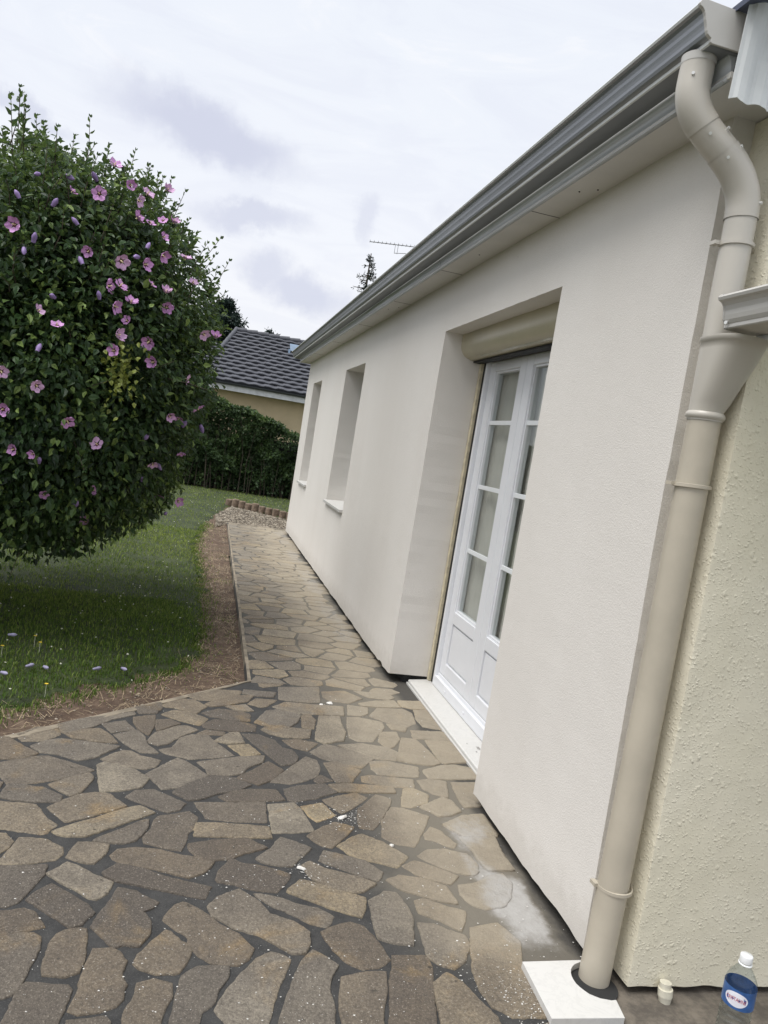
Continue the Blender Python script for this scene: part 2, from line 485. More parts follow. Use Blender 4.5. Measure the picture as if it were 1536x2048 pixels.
def glass_mat(name, tint, rough=0.0, gl=0.12, refl=(0.8, 0.85, 0.85)):
    m, t, b = new_mat(name)
    t.n.remove(b)
    tr = t.new('ShaderNodeBsdfTransparent')
    tr.inputs[0].default_value = (*tint, 1)
    g = t.new('ShaderNodeBsdfGlossy')
    g.inputs['Roughness'].default_value = rough
    g.inputs[0].default_value = (*refl, 1)
    geo = t.new('ShaderNodeNewGeometry')
    cs = t.math('ABSOLUTE', t.vmath('DOT_PRODUCT', geo.outputs['Incoming'], geo.outputs['Normal']))
    f = t.math('ADD', t.math('MULTIPLY', t.math('POWER', t.math('SUBTRACT', 1.0, cs), 5.0), 0.8), 0.04)
    mx = t.new('ShaderNodeMixShader')
    t.link(f, mx.inputs[0])
    t.link(tr.outputs[0], mx.inputs[1])
    t.link(g.outputs[0], mx.inputs[2])
    t.link(mx.outputs[0], t.n['Material Output'].inputs[0])
    return m


M['glass'] = glass_mat('door glass', (0.86, 0.875, 0.87))
M['pet'] = glass_mat('clear bottle plastic', (0.86, 0.89, 0.90), 0.08)
M['label_blue'] = simple('blue label', (0.035, 0.105, 0.29), 0.35, 0, 0.2, 60)
M['label_white'] = simple('white label oval', (0.72, 0.72, 0.78), 0.4)
M['label_red'] = simple('red lettering', (0.45, 0.06, 0.10), 0.4)
M['bottle_cap'] = simple('white cap', (0.72, 0.73, 0.73), 0.4)


# ------------------------------------------------------------------ builders
class MB:
    """collects geometry; build() links it as ONE mesh object"""
    def __init__(self):
        self.v, self.f, self.mi, self.sm = [], [], [], []

    def add(self, vs, fs, mi=0, smooth=False):
        o = len(self.v)
        self.v += [tuple(q) for q in vs]
        for f in fs:
            self.f.append(tuple(i + o for i in f))
            self.mi.append(mi)
            self.sm.append(smooth)

    def box(self, x0, x1, y0, y1, z0, z1, mi=0):
        vs = [(x, y, z) for z in (z0, z1) for y in (y0, y1) for x in (x0, x1)]
        self.add(vs, [(0, 2, 3, 1), (4, 5, 7, 6), (0, 1, 5, 4), (2, 6, 7, 3), (0, 4, 6, 2), (1, 3, 7, 5)], mi)

    def tube(self, pts, rads, n=16, mi=0, cap=True, smooth=True):
        pts = [Vector(q) for q in pts]
        if not isinstance(rads, (list, tuple)):
            rads = [rads] * len(pts)
        ref = None
        rings = []
        for i, q in enumerate(pts):
            d = (pts[min(i + 1, len(pts) - 1)] - pts[max(i - 1, 0)]).normalized()
            if ref is None:
                ref = d.orthogonal().normalized()
            ref = (ref - d * ref.dot(d)).normalized()
            bi = d.cross(ref)
            rings.append([q + (ref * math.cos(2 * math.pi * k / n) + bi * math.sin(2 * math.pi * k / n)) * rads[i] for k in range(n)])
        vs = [p for r in rings for p in r]
        fs = [(i * n + k, i * n + (k + 1) % n, (i + 1) * n + (k + 1) % n, (i + 1) * n + k) for i in range(len(pts) - 1) for k in range(n)]
        self.add(vs, fs, mi, smooth)
        if cap:
            self.add(rings[0], [tuple(range(n))[::-1]], mi)
            self.add(rings[-1], [tuple(range(n))], mi)

    def extrude_y(self, prof, y0, y1, mi=0, closed=True, caps=True, segs=1, smooth=False, mis=None):
        n = len(prof)
        ys = [y0 + (y1 - y0) * k / segs for k in range(segs + 1)]
        vs = [(x, y, z) for y in ys for (x, z) in prof]
        o = len(self.v)
        self.v += vs
        m = n if closed else n - 1
        for s in range(segs):
            for k in range(m):
                a, b2 = s * n + k, s * n + (k + 1) % n
                self.f.append((o + a, o + b2, o + b2 + n, o + a + n))
                self.mi.append(mis[k] if mis else mi)
                self.sm.append(smooth)
        if caps and closed:
            self.f.append(tuple(o + k for k in range(n))[::-1]); self.mi.append(mi); self.sm.append(False)
            self.f.append(tuple(o + segs * n + k for k in range(n))); self.mi.append(mi); self.sm.append(False)

    def lathe(self, prof, centre, n=24, mi=0, smooth=True, mis=None):
        cx, cy, cz = centre
        vs = [(cx + r * math.cos(2 * math.pi * k / n), cy + r * math.sin(2 * math.pi * k / n), cz + z) for (r, z) in prof for k in range(n)]
        o = len(self.v)
        self.v += vs
        for i in range(len(prof) - 1):
            for k in range(n):
                self.f.append((o + i * n + k, o + i * n + (k + 1) % n, o + (i + 1) * n + (k + 1) % n, o + (i + 1) * n + k))
                self.mi.append(mis[i] if mis else mi)
                self.sm.append(smooth)

    def build(self, name, mats, parent=None, bevel=0.0, kind=None):
        me = bpy.data.meshes.new(name)
        me.from_pydata(self.v, [], self.f)
        if not isinstance(mats, (list, tuple)):
            mats = [mats]
        for m in mats:
            me.materials.append(m)
        me.polygons.foreach_set('material_index', self.mi)
        me.polygons.foreach_set('use_smooth', self.sm)
        me.update()
        o = bpy.data.objects.new(name, me)
        COL.objects.link(o)
        if parent is not None:
            o.parent = parent
            o.matrix_parent_inverse = parent.matrix_basis.inverted()
        if bevel:
            bm = o.modifiers.new('bevel', 'BEVEL')
            bm.width = bevel
            bm.segments = 2
            bm.limit_method = 'ANGLE'
        if kind:
            o['kind'] = kind
        return o


def quick(name, verts, faces, m, parent=None, val=None, smooth=False, mi=None):
    """one mesh from numpy arrays; faces (F,k); val = per-vertex float attribute 'v'"""
    me = bpy.data.meshes.new(name)
    verts = np.asarray(verts, np.float32)
    faces = np.asarray(faces, np.int32)
    k = faces.shape[1]
    me.vertices.add(len(verts))
    me.vertices.foreach_set('co', verts.ravel())
    me.loops.add(faces.size)
    me.loops.foreach_set('vertex_index', faces.ravel())
    me.polygons.add(len(faces))
    me.polygons.foreach_set('loop_start', np.arange(0, faces.size, k, dtype=np.int32))
    if mi is not None:
        me.polygons.foreach_set('material_index', np.asarray(mi, np.int32))
    me.update(calc_edges=True)
    me.polygons.foreach_set('use_smooth', np.full(len(faces), smooth))
    if val is not None:
        a = me.attributes.new('v', 'FLOAT', 'POINT')
        a.data.foreach_set('value', np.asarray(val, np.float32))
    for mm in (m if isinstance(m, (list, tuple)) else [m]):
        me.materials.append(mm)
    me.update()
    o = bpy.data.objects.new(name, me)
    COL.objects.link(o)
    if parent is not None:
        o.parent = parent
        o.matrix_parent_inverse = parent.matrix_basis.inverted()
    return o


def empty(name, loc=(0, 0, 0)):
    o = bpy.data.objects.new(name, None)
    o.location = loc
    COL.objects.link(o)
    return o


def tag(o, label=None, cat=None, group=None, kind=None):
    for k, v in (('label', label), ('category', cat), ('group', group), ('kind', kind)):
        if v:
            o[k] = v
    return o


def norm(a):
    return a / np.maximum(np.linalg.norm(a, axis=-1, keepdims=True), 1e-9)


LT = np.array([(0, 0, 0), (-.5, .32, .07), (-.30, .72, .04), (0, 1, -.10), (.30, .72, .04), (.5, .32, .07)])
LF = np.array([(0, 3, 2, 1), (0, 5, 4, 3)])


def leaves(pos, axis, nrm, length, width):
    """leaf = two quads folded along the midrib"""
    N = len(pos)
    axis = norm(axis)
    side = norm(np.cross(axis, nrm))
    up = np.cross(side, axis)
    L = length[:, None, None]
    W = width[:, None, None]
    v = pos[:, None, :] + side[:, None, :] * LT[None, :, 0:1] * W + axis[:, None, :] * LT[None, :, 1:2] * L + up[:, None, :] * LT[None, :, 2:3] * L
    f = LF[None] + (np.arange(N) * 6)[:, None, None]
    return v.reshape(-1, 3), f.reshape(-1, 4)


def rand_dirs(n):
    return norm(RNG.normal(size=(n, 3)))


# ------------------------------------------------------------------ measured plan data (metres)
STONES=[[(-1.993,3.322),(-1.924,3.327),(-1.874,3.273),(-1.78,3.185),(-1.822,3.138),(-1.937,3.106)],
[(-1.895,3.353),(-1.838,3.449),(-1.765,3.484),(-1.731,3.389),(-1.784,3.31),(-1.862,3.297)],
[(-1.755,3.494),(-1.675,3.574),(-1.554,3.651),(-1.464,3.754),(-1.446,3.681),(-1.548,3.596),(-1.618,3.489),(-1.712,3.399),(-1.732,3.424)],
[(-1.818,3.252),(-1.774,3.312),(-1.718,3.342),(-1.627,3.33),(-1.479,3.302),(-1.53,3.225),(-1.56,3.183),(-1.619,3.143),(-1.707,3.192),(-1.772,3.201)],
[(-1.706,3.393),(-1.657,3.452),(-1.584,3.48),(-1.539,3.429),(-1.491,3.338),(-1.576,3.338),(-1.674,3.363)],
[(-1.574,3.535),(-1.484,3.592),(-1.435,3.5),(-1.525,3.447),(-1.556,3.501)],
[(-1.448,3.64),(-1.357,3.691),(-1.353,3.554),(-1.369,3.445),(-1.419,3.511),(-1.443,3.584)],
[(-1.346,3.627),(-1.282,3.644),(-1.238,3.604),(-1.289,3.55),(-1.335,3.498)],
[(-1.45,3.766),(-1.34,3.862),(-1.332,3.791),(-1.352,3.717),(-1.429,3.693)],
[(-1.511,3.427),(-1.423,3.495),(-1.383,3.42),(-1.366,3.331),(-1.317,3.257),(-1.387,3.26),(-1.434,3.306),(-1.471,3.355)],
[(-1.364,3.387),(-1.342,3.471),(-1.243,3.574),(-1.201,3.582),(-1.153,3.544),(-1.227,3.462),(-1.28,3.366),(-1.322,3.338),(-1.357,3.36)],
[(-1.919,3.071),(-1.895,3.086),(-1.824,3.144),(-1.737,3.169),(-1.65,3.121),(-1.548,3.063),(-1.591,3.023),(-1.666,2.969),(-1.749,2.927),(-1.827,2.913),(-1.862,2.967),(-1.9,2.995)],
[(-1.686,2.924),(-1.623,2.986),(-1.559,3.033),(-1.541,2.996),(-1.551,2.95),(-1.568,2.875),(-1.599,2.846),(-1.641,2.877)],
[(-1.829,2.866),(-1.825,2.908),(-1.777,2.908),(-1.692,2.887),(-1.628,2.833),(-1.63,2.793),(-1.704,2.791),(-1.785,2.792),(-1.824,2.812)],
[(-1.541,3.118),(-1.519,3.139),(-1.446,3.119),(-1.392,3.084),(-1.337,3.015),(-1.36,2.94),(-1.442,2.899),(-1.499,2.887),(-1.515,2.977)],
[(-1.533,3.168),(-1.461,3.262),(-1.429,3.26),(-1.384,3.221),(-1.302,3.188),(-1.319,3.124),(-1.358,3.1),(-1.435,3.114),(-1.495,3.148)],
[(-1.309,3.292),(-1.259,3.32),(-1.224,3.447),(-1.179,3.485),(-1.109,3.49),(-1.062,3.394),(-0.996,3.285),(-1.092,3.245),(-1.184,3.222),(-1.255,3.247),(-1.288,3.262)],
[(-1.349,3.048),(-1.287,3.146),(-1.233,3.22),(-1.2,3.196),(-1.108,3.073),(-1.174,3.006),(-1.213,2.957),(-1.28,2.933),(-1.303,2.98)],
[(-1.237,2.911),(-1.179,2.995),(-1.087,3.07),(-1.003,3.062),(-0.937,3.006),(-0.991,2.954),(-1.068,2.919),(-1.142,2.863),(-1.18,2.854)],
[(-1.405,2.856),(-1.377,2.911),(-1.311,2.924),(-1.255,2.877),(-1.191,2.822),(-1.213,2.775),(-1.249,2.753),(-1.316,2.795),(-1.365,2.825)],
[(-1.657,2.753),(-1.62,2.809),(-1.557,2.866),(-1.505,2.882),(-1.466,2.87),(-1.434,2.828),(-1.398,2.787),(-1.452,2.748),(-1.515,2.696),(-1.57,2.665),(-1.585,2.659),(-1.623,2.705)],
[(-1.845,2.777),(-1.764,2.775),(-1.703,2.767),(-1.68,2.736),(-1.656,2.679),(-1.61,2.635),(-1.629,2.583),(-1.647,2.573),(-1.702,2.586),(-1.777,2.601),(-1.803,2.611)],
[(-1.614,2.588),(-1.557,2.639),(-1.504,2.679),(-1.4,2.767),(-1.348,2.792),(-1.297,2.748),(-1.349,2.701),(-1.441,2.627),(-1.508,2.567),(-1.578,2.566)],
[(-1.477,2.544),(-1.409,2.608),(-1.338,2.675),(-1.313,2.691),(-1.314,2.641),(-1.33,2.58),(-1.357,2.548),(-1.388,2.53),(-1.434,2.535)],
[(-1.279,2.726),(-1.234,2.74),(-1.175,2.769),(-1.146,2.733),(-1.152,2.668),(-1.176,2.608),(-1.185,2.539),(-1.196,2.5),(-1.254,2.515),(-1.314,2.539),(-1.321,2.572),(-1.296,2.634),(-1.291,2.697)],
[(-1.331,3.818),(-1.274,3.948),(-1.176,3.94),(-1.113,3.857),(-1.166,3.752),(-1.268,3.805),(-1.306,3.806)],
[(-1.216,3.985),(-1.075,4.12),(-0.927,4.135),(-0.952,4.047),(-1.043,3.957),(-1.149,3.942)],
[(-1.122,3.882),(-0.994,4.037),(-0.867,4.077),(-0.9,3.979),(-1.01,3.897),(-1.09,3.862)],
[(-0.913,4.149),(-0.74,4.148),(-0.761,4.071),(-0.853,4.07),(-0.922,4.095)],
[(-0.901,3.94),(-0.855,4.029),(-0.743,4.035),(-0.807,3.923),(-0.835,3.907)],
[(-0.709,4.254),(-0.474,4.312),(-0.504,4.048),(-0.615,4.033),(-0.727,4.048)],
[(-0.464,4.225),(-0.326,4.27),(-0.244,4.169),(-0.338,4.074),(-0.439,4.093),(-0.469,4.138)],
[(-1.325,3.706),(-1.266,3.77),(-1.185,3.752),(-1.109,3.69),(-1.145,3.6),(-1.237,3.64)],
[(-1.134,3.762),(-1.057,3.832),(-0.96,3.825),(-0.899,3.793),(-0.907,3.695),(-1.015,3.7),(-1.097,3.726)],
[(-1.017,3.877),(-0.916,3.918),(-0.88,3.842),(-0.946,3.828)],
[(-1.133,3.611),(-1.078,3.688),(-0.971,3.692),(-0.878,3.651),(-0.888,3.575),(-1.0,3.555),(-1.085,3.564),(-1.127,3.58)],
[(-0.772,3.93),(-0.695,4.015),(-0.518,4.005),(-0.38,4.005),(-0.402,3.875),(-0.537,3.866),(-0.676,3.856)],
[(-0.88,3.684),(-0.812,3.856),(-0.741,3.889),(-0.638,3.827),(-0.663,3.734),(-0.718,3.647),(-0.827,3.652)],
[(-0.628,3.83),(-0.587,3.856),(-0.566,3.779),(-0.592,3.662),(-0.644,3.669)],
[(-0.855,3.605),(-0.828,3.635),(-0.724,3.646),(-0.609,3.634),(-0.628,3.534),(-0.743,3.522),(-0.815,3.557)],
[(-0.534,3.839),(-0.427,3.852),(-0.436,3.76),(-0.433,3.64),(-0.462,3.53),(-0.559,3.483),(-0.598,3.523),(-0.572,3.665)],
[(-0.382,3.851),(-0.323,3.863),(-0.203,3.822),(-0.205,3.75),(-0.312,3.547),(-0.385,3.543),(-0.418,3.577),(-0.404,3.731)],
[(-0.344,4.043),(-0.24,4.025),(-0.255,3.933),(-0.296,3.891),(-0.372,3.891)],
[(-1.159,3.496),(-1.115,3.55),(-1.031,3.534),(-1.037,3.502),(-1.109,3.497)],
[(-1.074,3.428),(-1.007,3.531),(-0.964,3.538),(-0.944,3.428),(-1.021,3.408)],
[(-1.016,3.387),(-0.927,3.416),(-0.88,3.316),(-0.956,3.284)],
[(-0.946,3.534),(-0.872,3.539),(-0.802,3.481),(-0.773,3.397),(-0.727,3.375),(-0.709,3.293),(-0.736,3.235),(-0.791,3.208),(-0.85,3.328),(-0.902,3.435)],
[(-0.759,3.488),(-0.675,3.51),(-0.598,3.477),(-0.659,3.385),(-0.712,3.406)],
[(-0.643,3.374),(-0.56,3.475),(-0.495,3.448),(-0.414,3.408),(-0.341,3.361),(-0.43,3.231),(-0.507,3.267),(-0.597,3.31)],
[(-0.495,3.471),(-0.366,3.507),(-0.248,3.479),(-0.208,3.425),(-0.242,3.339),(-0.335,3.347),(-0.411,3.409)],
[(-0.987,3.064),(-0.918,3.146),(-0.845,3.24),(-0.789,3.163),(-0.842,3.07),(-0.905,3.01)],
[(-0.849,3.045),(-0.772,3.166),(-0.668,3.32),(-0.63,3.291),(-0.623,3.211),(-0.646,3.131),(-0.704,3.075),(-0.774,3.037)],
[(-0.595,3.262),(-0.541,3.283),(-0.44,3.209),(-0.506,3.08),(-0.568,3.079),(-0.583,3.165)],
[(-0.664,3.08),(-0.627,3.14),(-0.584,3.089),(-0.65,3.059)],
[(-1.149,3.191),(-1.097,3.217),(-0.968,3.269),(-0.864,3.291),(-0.874,3.229),(-0.939,3.175),(-0.969,3.103),(-1.039,3.082),(-1.103,3.08),(-1.113,3.133)],
[(-1.063,2.892),(-1.012,2.936),(-0.939,2.966),(-0.839,2.971),(-0.81,2.892),(-0.934,2.868),(-1.034,2.858)],
[(-0.801,2.981),(-0.732,3.024),(-0.624,3.048),(-0.584,2.982),(-0.68,2.921),(-0.769,2.885),(-0.794,2.893)],
[(-0.606,3.044),(-0.513,3.061),(-0.324,3.053),(-0.327,3.005),(-0.451,2.997),(-0.576,2.989)],
[(-0.65,2.908),(-0.555,2.963),(-0.506,2.985),(-0.463,2.95),(-0.534,2.865),(-0.592,2.807),(-0.63,2.867)],
[(-1.156,2.836),(-0.889,2.862),(-0.895,2.712),(-0.99,2.709),(-1.051,2.713),(-1.112,2.727),(-1.131,2.778)],
[(-1.148,2.682),(-1.084,2.687),(-0.982,2.681),(-0.888,2.67),(-0.886,2.603),(-1.017,2.598),(-1.151,2.597)],
[(-0.875,2.848),(-0.775,2.874),(-0.755,2.823),(-0.723,2.664),(-0.805,2.644),(-0.876,2.639),(-0.876,2.733)],
[(-0.745,2.845),(-0.66,2.88),(-0.624,2.789),(-0.701,2.733),(-0.722,2.766)],
[(-0.749,2.626),(-0.687,2.691),(-0.63,2.734),(-0.564,2.705),(-0.619,2.621),(-0.674,2.551),(-0.714,2.571)],
[(-0.515,2.846),(-0.416,2.977),(-0.361,2.949),(-0.38,2.891),(-0.448,2.759),(-0.494,2.691),(-0.538,2.702),(-0.532,2.782)],
[(-0.442,3.144),(-0.406,3.162),(-0.213,3.141),(-0.229,3.064),(-0.339,3.063),(-0.451,3.099)],
[(-0.375,3.306),(-0.301,3.331),(-0.149,3.282),(-0.178,3.177),(-0.29,3.17),(-0.36,3.18),(-0.379,3.231)],
[(-0.263,4.296),(-0.052,4.279),(-0.036,4.227),(-0.074,4.186),(-0.196,4.201)],
[(-0.274,4.078),(-0.16,4.152),(-0.043,4.182),(-0.034,4.079),(-0.167,4.051),(-0.265,4.05)],
[(-0.021,4.176),(0.172,4.209),(0.161,4.09),(0.036,4.063),(-0.027,4.091)],
[(-0.252,3.896),(-0.179,4.028),(-0.03,4.049),(0.01,3.998),(-0.01,3.841),(-0.086,3.772),(-0.173,3.828)],
[(0.038,4.043),(0.179,4.073),(0.148,3.871),(0.146,3.77),(0.024,3.801),(0.015,3.901)],
[(-0.176,3.8),(-0.083,3.755),(-0.103,3.707),(-0.167,3.731)],
[(-0.277,3.553),(-0.234,3.684),(-0.154,3.698),(-0.156,3.605),(-0.216,3.5),(-0.248,3.479)],
[(-0.185,3.489),(-0.138,3.625),(-0.07,3.62),(-0.04,3.481),(-0.025,3.334),(-0.079,3.306),(-0.153,3.317),(-0.229,3.341)],
[(-0.061,3.732),(0.139,3.745),(0.152,3.675),(0.159,3.608),(0.031,3.629),(-0.075,3.628)],
[(-0.019,3.604),(0.067,3.61),(0.153,3.591),(0.133,3.371),(0.003,3.338),(-0.02,3.349),(-0.017,3.469)],
[(-0.135,3.243),(-0.025,3.313),(0.046,3.33),(0.149,3.294),(0.109,3.193),(-0.045,3.167),(-0.127,3.164)],
[(-0.189,3.137),(-0.135,3.156),(-0.057,3.14),(-0.096,2.988),(-0.152,3.018),(-0.186,3.062)],
[(-0.03,3.137),(0.085,3.151),(0.043,3.027),(0.035,2.92),(-0.047,2.907),(-0.047,2.993)],
[(-0.279,3.046),(-0.235,3.057),(-0.18,3.003),(-0.207,2.931),(-0.293,2.883),(-0.325,2.891)],
[(-0.247,2.888),(-0.173,2.945),(-0.12,2.985),(-0.089,2.954),(-0.078,2.865),(-0.142,2.827),(-0.184,2.818)],
[(-0.437,2.76),(-0.374,2.87),(-0.33,2.869),(-0.235,2.813),(-0.288,2.702),(-0.36,2.576),(-0.429,2.598),(-0.464,2.642)],
[(-0.188,2.75),(-0.085,2.826),(0.013,2.846),(0.018,2.696),(0.005,2.675),(-0.133,2.67),(-0.168,2.712)],
[(-0.293,2.667),(-0.249,2.728),(-0.22,2.701),(-0.186,2.608),(-0.206,2.58),(-0.264,2.626),(-0.296,2.638)],
[(-1.741,2.394),(-1.726,2.424),(-1.714,2.484),(-1.704,2.543),(-1.67,2.546),(-1.625,2.541),(-1.566,2.497),(-1.558,2.455),(-1.576,2.425),(-1.636,2.403),(-1.689,2.39),(-1.739,2.386)],
[(-1.785,2.57),(-1.753,2.568),(-1.723,2.522),(-1.725,2.483),(-1.753,2.444)],
[(-1.544,2.441),(-1.523,2.528),(-1.483,2.53),(-1.426,2.518),(-1.433,2.463),(-1.458,2.409),(-1.481,2.411),(-1.523,2.428)],
[(-1.413,2.46),(-1.397,2.496),(-1.341,2.509),(-1.261,2.501),(-1.197,2.469),(-1.131,2.453),(-1.087,2.432),(-1.121,2.374),(-1.165,2.344),(-1.226,2.37),(-1.295,2.395),(-1.364,2.41),(-1.403,2.438)],
[(-1.424,2.36),(-1.387,2.402),(-1.314,2.383),(-1.24,2.344),(-1.168,2.315),(-1.1,2.294),(-1.116,2.236),(-1.166,2.251),(-1.24,2.275),(-1.307,2.296),(-1.377,2.317),(-1.414,2.34)],
[(-1.58,2.346),(-1.559,2.371),(-1.539,2.408),(-1.5,2.385),(-1.441,2.339),(-1.391,2.306),(-1.4,2.253),(-1.425,2.224),(-1.447,2.229),(-1.49,2.269),(-1.535,2.301),(-1.558,2.327)],
[(-1.737,2.377),(-1.668,2.38),(-1.594,2.391),(-1.593,2.339),(-1.614,2.265),(-1.635,2.202),(-1.661,2.183),(-1.689,2.185)],
[(-1.609,2.215),(-1.6,2.246),(-1.562,2.292),(-1.516,2.256),(-1.45,2.195),(-1.426,2.159),(-1.45,2.107),(-1.475,2.095),(-1.532,2.145)],
[(-1.681,2.153),(-1.612,2.173),(-1.586,2.161),(-1.562,2.127),(-1.542,2.094),(-1.57,2.088),(-1.644,2.055),(-1.656,2.052)],
[(-1.421,2.096),(-1.402,2.16),(-1.379,2.234),(-1.369,2.28),(-1.319,2.269),(-1.287,2.237),(-1.252,2.213),(-1.265,2.187),(-1.292,2.168),(-1.268,2.127),(-1.267,2.075),(-1.287,2.018),(-1.325,2.026),(-1.35,2.012),(-1.37,2.036)],
[(-1.655,2.048),(-1.566,2.065),(-1.545,2.05),(-1.537,2.005),(-1.546,1.955),(-1.551,1.893),(-1.557,1.853),(-1.568,1.84),(-1.599,1.826)],
[(-1.503,2.063),(-1.486,2.079),(-1.454,2.088),(-1.435,2.085),(-1.425,2.031),(-1.421,1.955),(-1.427,1.916),(-1.456,1.902),(-1.506,1.91),(-1.514,1.936),(-1.515,2.005)],
[(-1.401,2.0),(-1.359,2.003),(-1.338,1.99),(-1.318,1.955),(-1.325,1.901),(-1.312,1.869),(-1.31,1.82),(-1.326,1.798),(-1.359,1.782),(-1.405,1.775),(-1.427,1.788),(-1.413,1.848),(-1.415,1.916),(-1.406,1.965)],
[(-1.542,1.88),(-1.495,1.871),(-1.447,1.866),(-1.435,1.852),(-1.442,1.788),(-1.449,1.748),(-1.448,1.694),(-1.556,1.698),(-1.564,1.751),(-1.555,1.82),(-1.553,1.863)],
[(-1.287,1.98),(-1.263,2.017),(-1.222,2.083),(-1.208,2.077),(-1.182,2.039),(-1.149,2.012),(-1.159,1.97),(-1.18,1.915),(-1.236,1.91),(-1.279,1.93),(-1.294,1.95)],
[(-1.278,1.873),(-1.241,1.887),(-1.198,1.872),(-1.196,1.827),(-1.212,1.783),(-1.219,1.742),(-1.221,1.687),(-1.296,1.689),(-1.302,1.769),(-1.283,1.828)],
[(-1.424,1.751),(-1.345,1.763),(-1.334,1.745),(-1.336,1.691),(-1.42,1.693)],
[(-1.17,2.543),(-1.089,2.57),(-0.967,2.591),(-0.942,2.562),(-0.907,2.535),(-0.985,2.497),(-1.034,2.458),(-1.086,2.448),(-1.136,2.464),(-1.163,2.503)],
[(-0.943,2.464),(-0.895,2.519),(-0.851,2.603),(-0.811,2.584),(-0.751,2.541),(-0.796,2.476),(-0.833,2.422),(-0.884,2.431),(-0.927,2.445)],
[(-0.647,2.56),(-0.594,2.617),(-0.543,2.648),(-0.474,2.598),(-0.403,2.506),(-0.459,2.437),(-0.506,2.459),(-0.572,2.48),(-0.614,2.507)],
[(-1.078,2.34),(-1.074,2.369),(-1.03,2.459),(-1.001,2.433),(-0.941,2.421),(-0.891,2.404),(-0.841,2.38),(-0.859,2.335),(-0.893,2.277),(-0.966,2.288),(-1.026,2.314),(-1.074,2.326)],
[(-0.797,2.428),(-0.767,2.453),(-0.727,2.416),(-0.664,2.388),(-0.595,2.353),(-0.559,2.332),(-0.612,2.29),(-0.639,2.282),(-0.697,2.298),(-0.767,2.353)],
[(-0.729,2.467),(-0.702,2.527),(-0.64,2.505),(-0.566,2.472),(-0.521,2.402),(-0.546,2.351),(-0.599,2.376),(-0.671,2.427)],
[(-0.86,2.282),(-0.811,2.344),(-0.766,2.328),(-0.694,2.291),(-0.612,2.255),(-0.625,2.204),(-0.643,2.155),(-0.703,2.185),(-0.775,2.226)],
[(-0.961,2.261),(-0.896,2.246),(-0.83,2.212),(-0.772,2.194),(-0.731,2.156),(-0.76,2.109),(-0.805,2.123),(-0.855,2.166),(-0.915,2.209)],
[(-1.106,2.198),(-1.075,2.244),(-1.011,2.283),(-0.984,2.254),(-0.954,2.221),(-0.926,2.164),(-0.86,2.122),(-0.815,2.075),(-0.822,2.024),(-0.841,1.99),(-0.874,1.99),(-0.914,2.029),(-0.963,2.068),(-1.032,2.102),(-1.091,2.155)],
[(-1.231,2.134),(-1.201,2.202),(-1.179,2.215),(-1.144,2.191),(-1.106,2.154),(-1.077,2.113),(-1.022,2.067),(-0.985,2.006),(-0.998,1.964),(-1.027,1.943),(-1.092,1.948),(-1.127,1.979),(-1.155,2.021),(-1.156,2.06),(-1.196,2.093)],
[(-0.776,2.082),(-0.728,2.112),(-0.681,2.129),(-0.648,2.108),(-0.625,2.066),(-0.597,1.963),(-0.639,1.931),(-0.685,1.926),(-0.724,1.953),(-0.752,2.007)],
[(-0.973,1.965),(-0.932,1.994),(-0.9,1.981),(-0.884,1.965),(-0.908,1.898),(-0.93,1.85),(-0.949,1.782),(-0.969,1.719),(-0.981,1.679),(-1.036,1.681),(-1.065,1.751),(-1.087,1.781),(-1.057,1.843),(-1.014,1.914)],
[(-1.13,1.934),(-1.092,1.937),(-1.051,1.934),(-1.056,1.895),(-1.08,1.852),(-1.096,1.798),(-1.121,1.773),(-1.133,1.724),(-1.138,1.684),(-1.197,1.686),(-1.185,1.809),(-1.169,1.9)],
[(-0.849,1.954),(-0.814,2.0),(-0.781,1.97),(-0.756,1.938),(-0.781,1.897),(-0.792,1.848),(-0.789,1.783),(-0.8,1.731),(-0.816,1.674),(-0.938,1.678),(-0.93,1.735),(-0.906,1.813),(-0.882,1.878)],
[(-0.748,1.891),(-0.687,1.906),(-0.623,1.909),(-0.642,1.831),(-0.666,1.762),(-0.682,1.698),(-0.771,1.7),(-0.773,1.778)],
[(-0.433,2.447),(-0.385,2.482),(-0.338,2.46),(-0.253,2.391),(-0.293,2.343),(-0.347,2.364),(-0.403,2.4)],
[(-0.361,2.517),(-0.309,2.56),(-0.245,2.568),(-0.168,2.537),(-0.149,2.478),(-0.162,2.427),(-0.191,2.402),(-0.255,2.415),(-0.316,2.469),(-0.347,2.497)],
[(-0.511,2.357),(-0.467,2.385),(-0.383,2.37),(-0.312,2.327),(-0.303,2.233),(-0.356,2.246),(-0.419,2.275),(-0.478,2.306)],
[(-0.262,2.336),(-0.188,2.355),(-0.139,2.396),(-0.072,2.415),(-0.06,2.36),(-0.099,2.275),(-0.144,2.223),(-0.219,2.207),(-0.255,2.234),(-0.275,2.284)],
[(-0.599,2.238),(-0.54,2.289),(-0.502,2.283),(-0.481,2.208),(-0.48,2.155),(-0.513,2.026),(-0.562,2.037),(-0.61,2.054),(-0.609,2.114)],
[(-0.446,2.243),(-0.415,2.258),(-0.339,2.211),(-0.292,2.192),(-0.308,2.145),(-0.339,2.093),(-0.387,2.144),(-0.449,2.182)],
[(-0.468,2.129),(-0.419,2.124),(-0.335,2.069),(-0.337,2.027),(-0.373,1.958),(-0.416,1.925),(-0.456,1.947),(-0.479,1.975),(-0.472,2.043)],
[(-0.584,1.98),(-0.486,1.98),(-0.484,1.931),(-0.496,1.879),(-0.524,1.759),(-0.544,1.693),(-0.662,1.697),(-0.637,1.775),(-0.615,1.88),(-0.592,1.931)],
[(-0.491,1.868),(-0.446,1.904),(-0.415,1.868),(-0.393,1.813),(-0.361,1.737),(-0.359,1.688),(-0.52,1.693),(-0.51,1.759)],
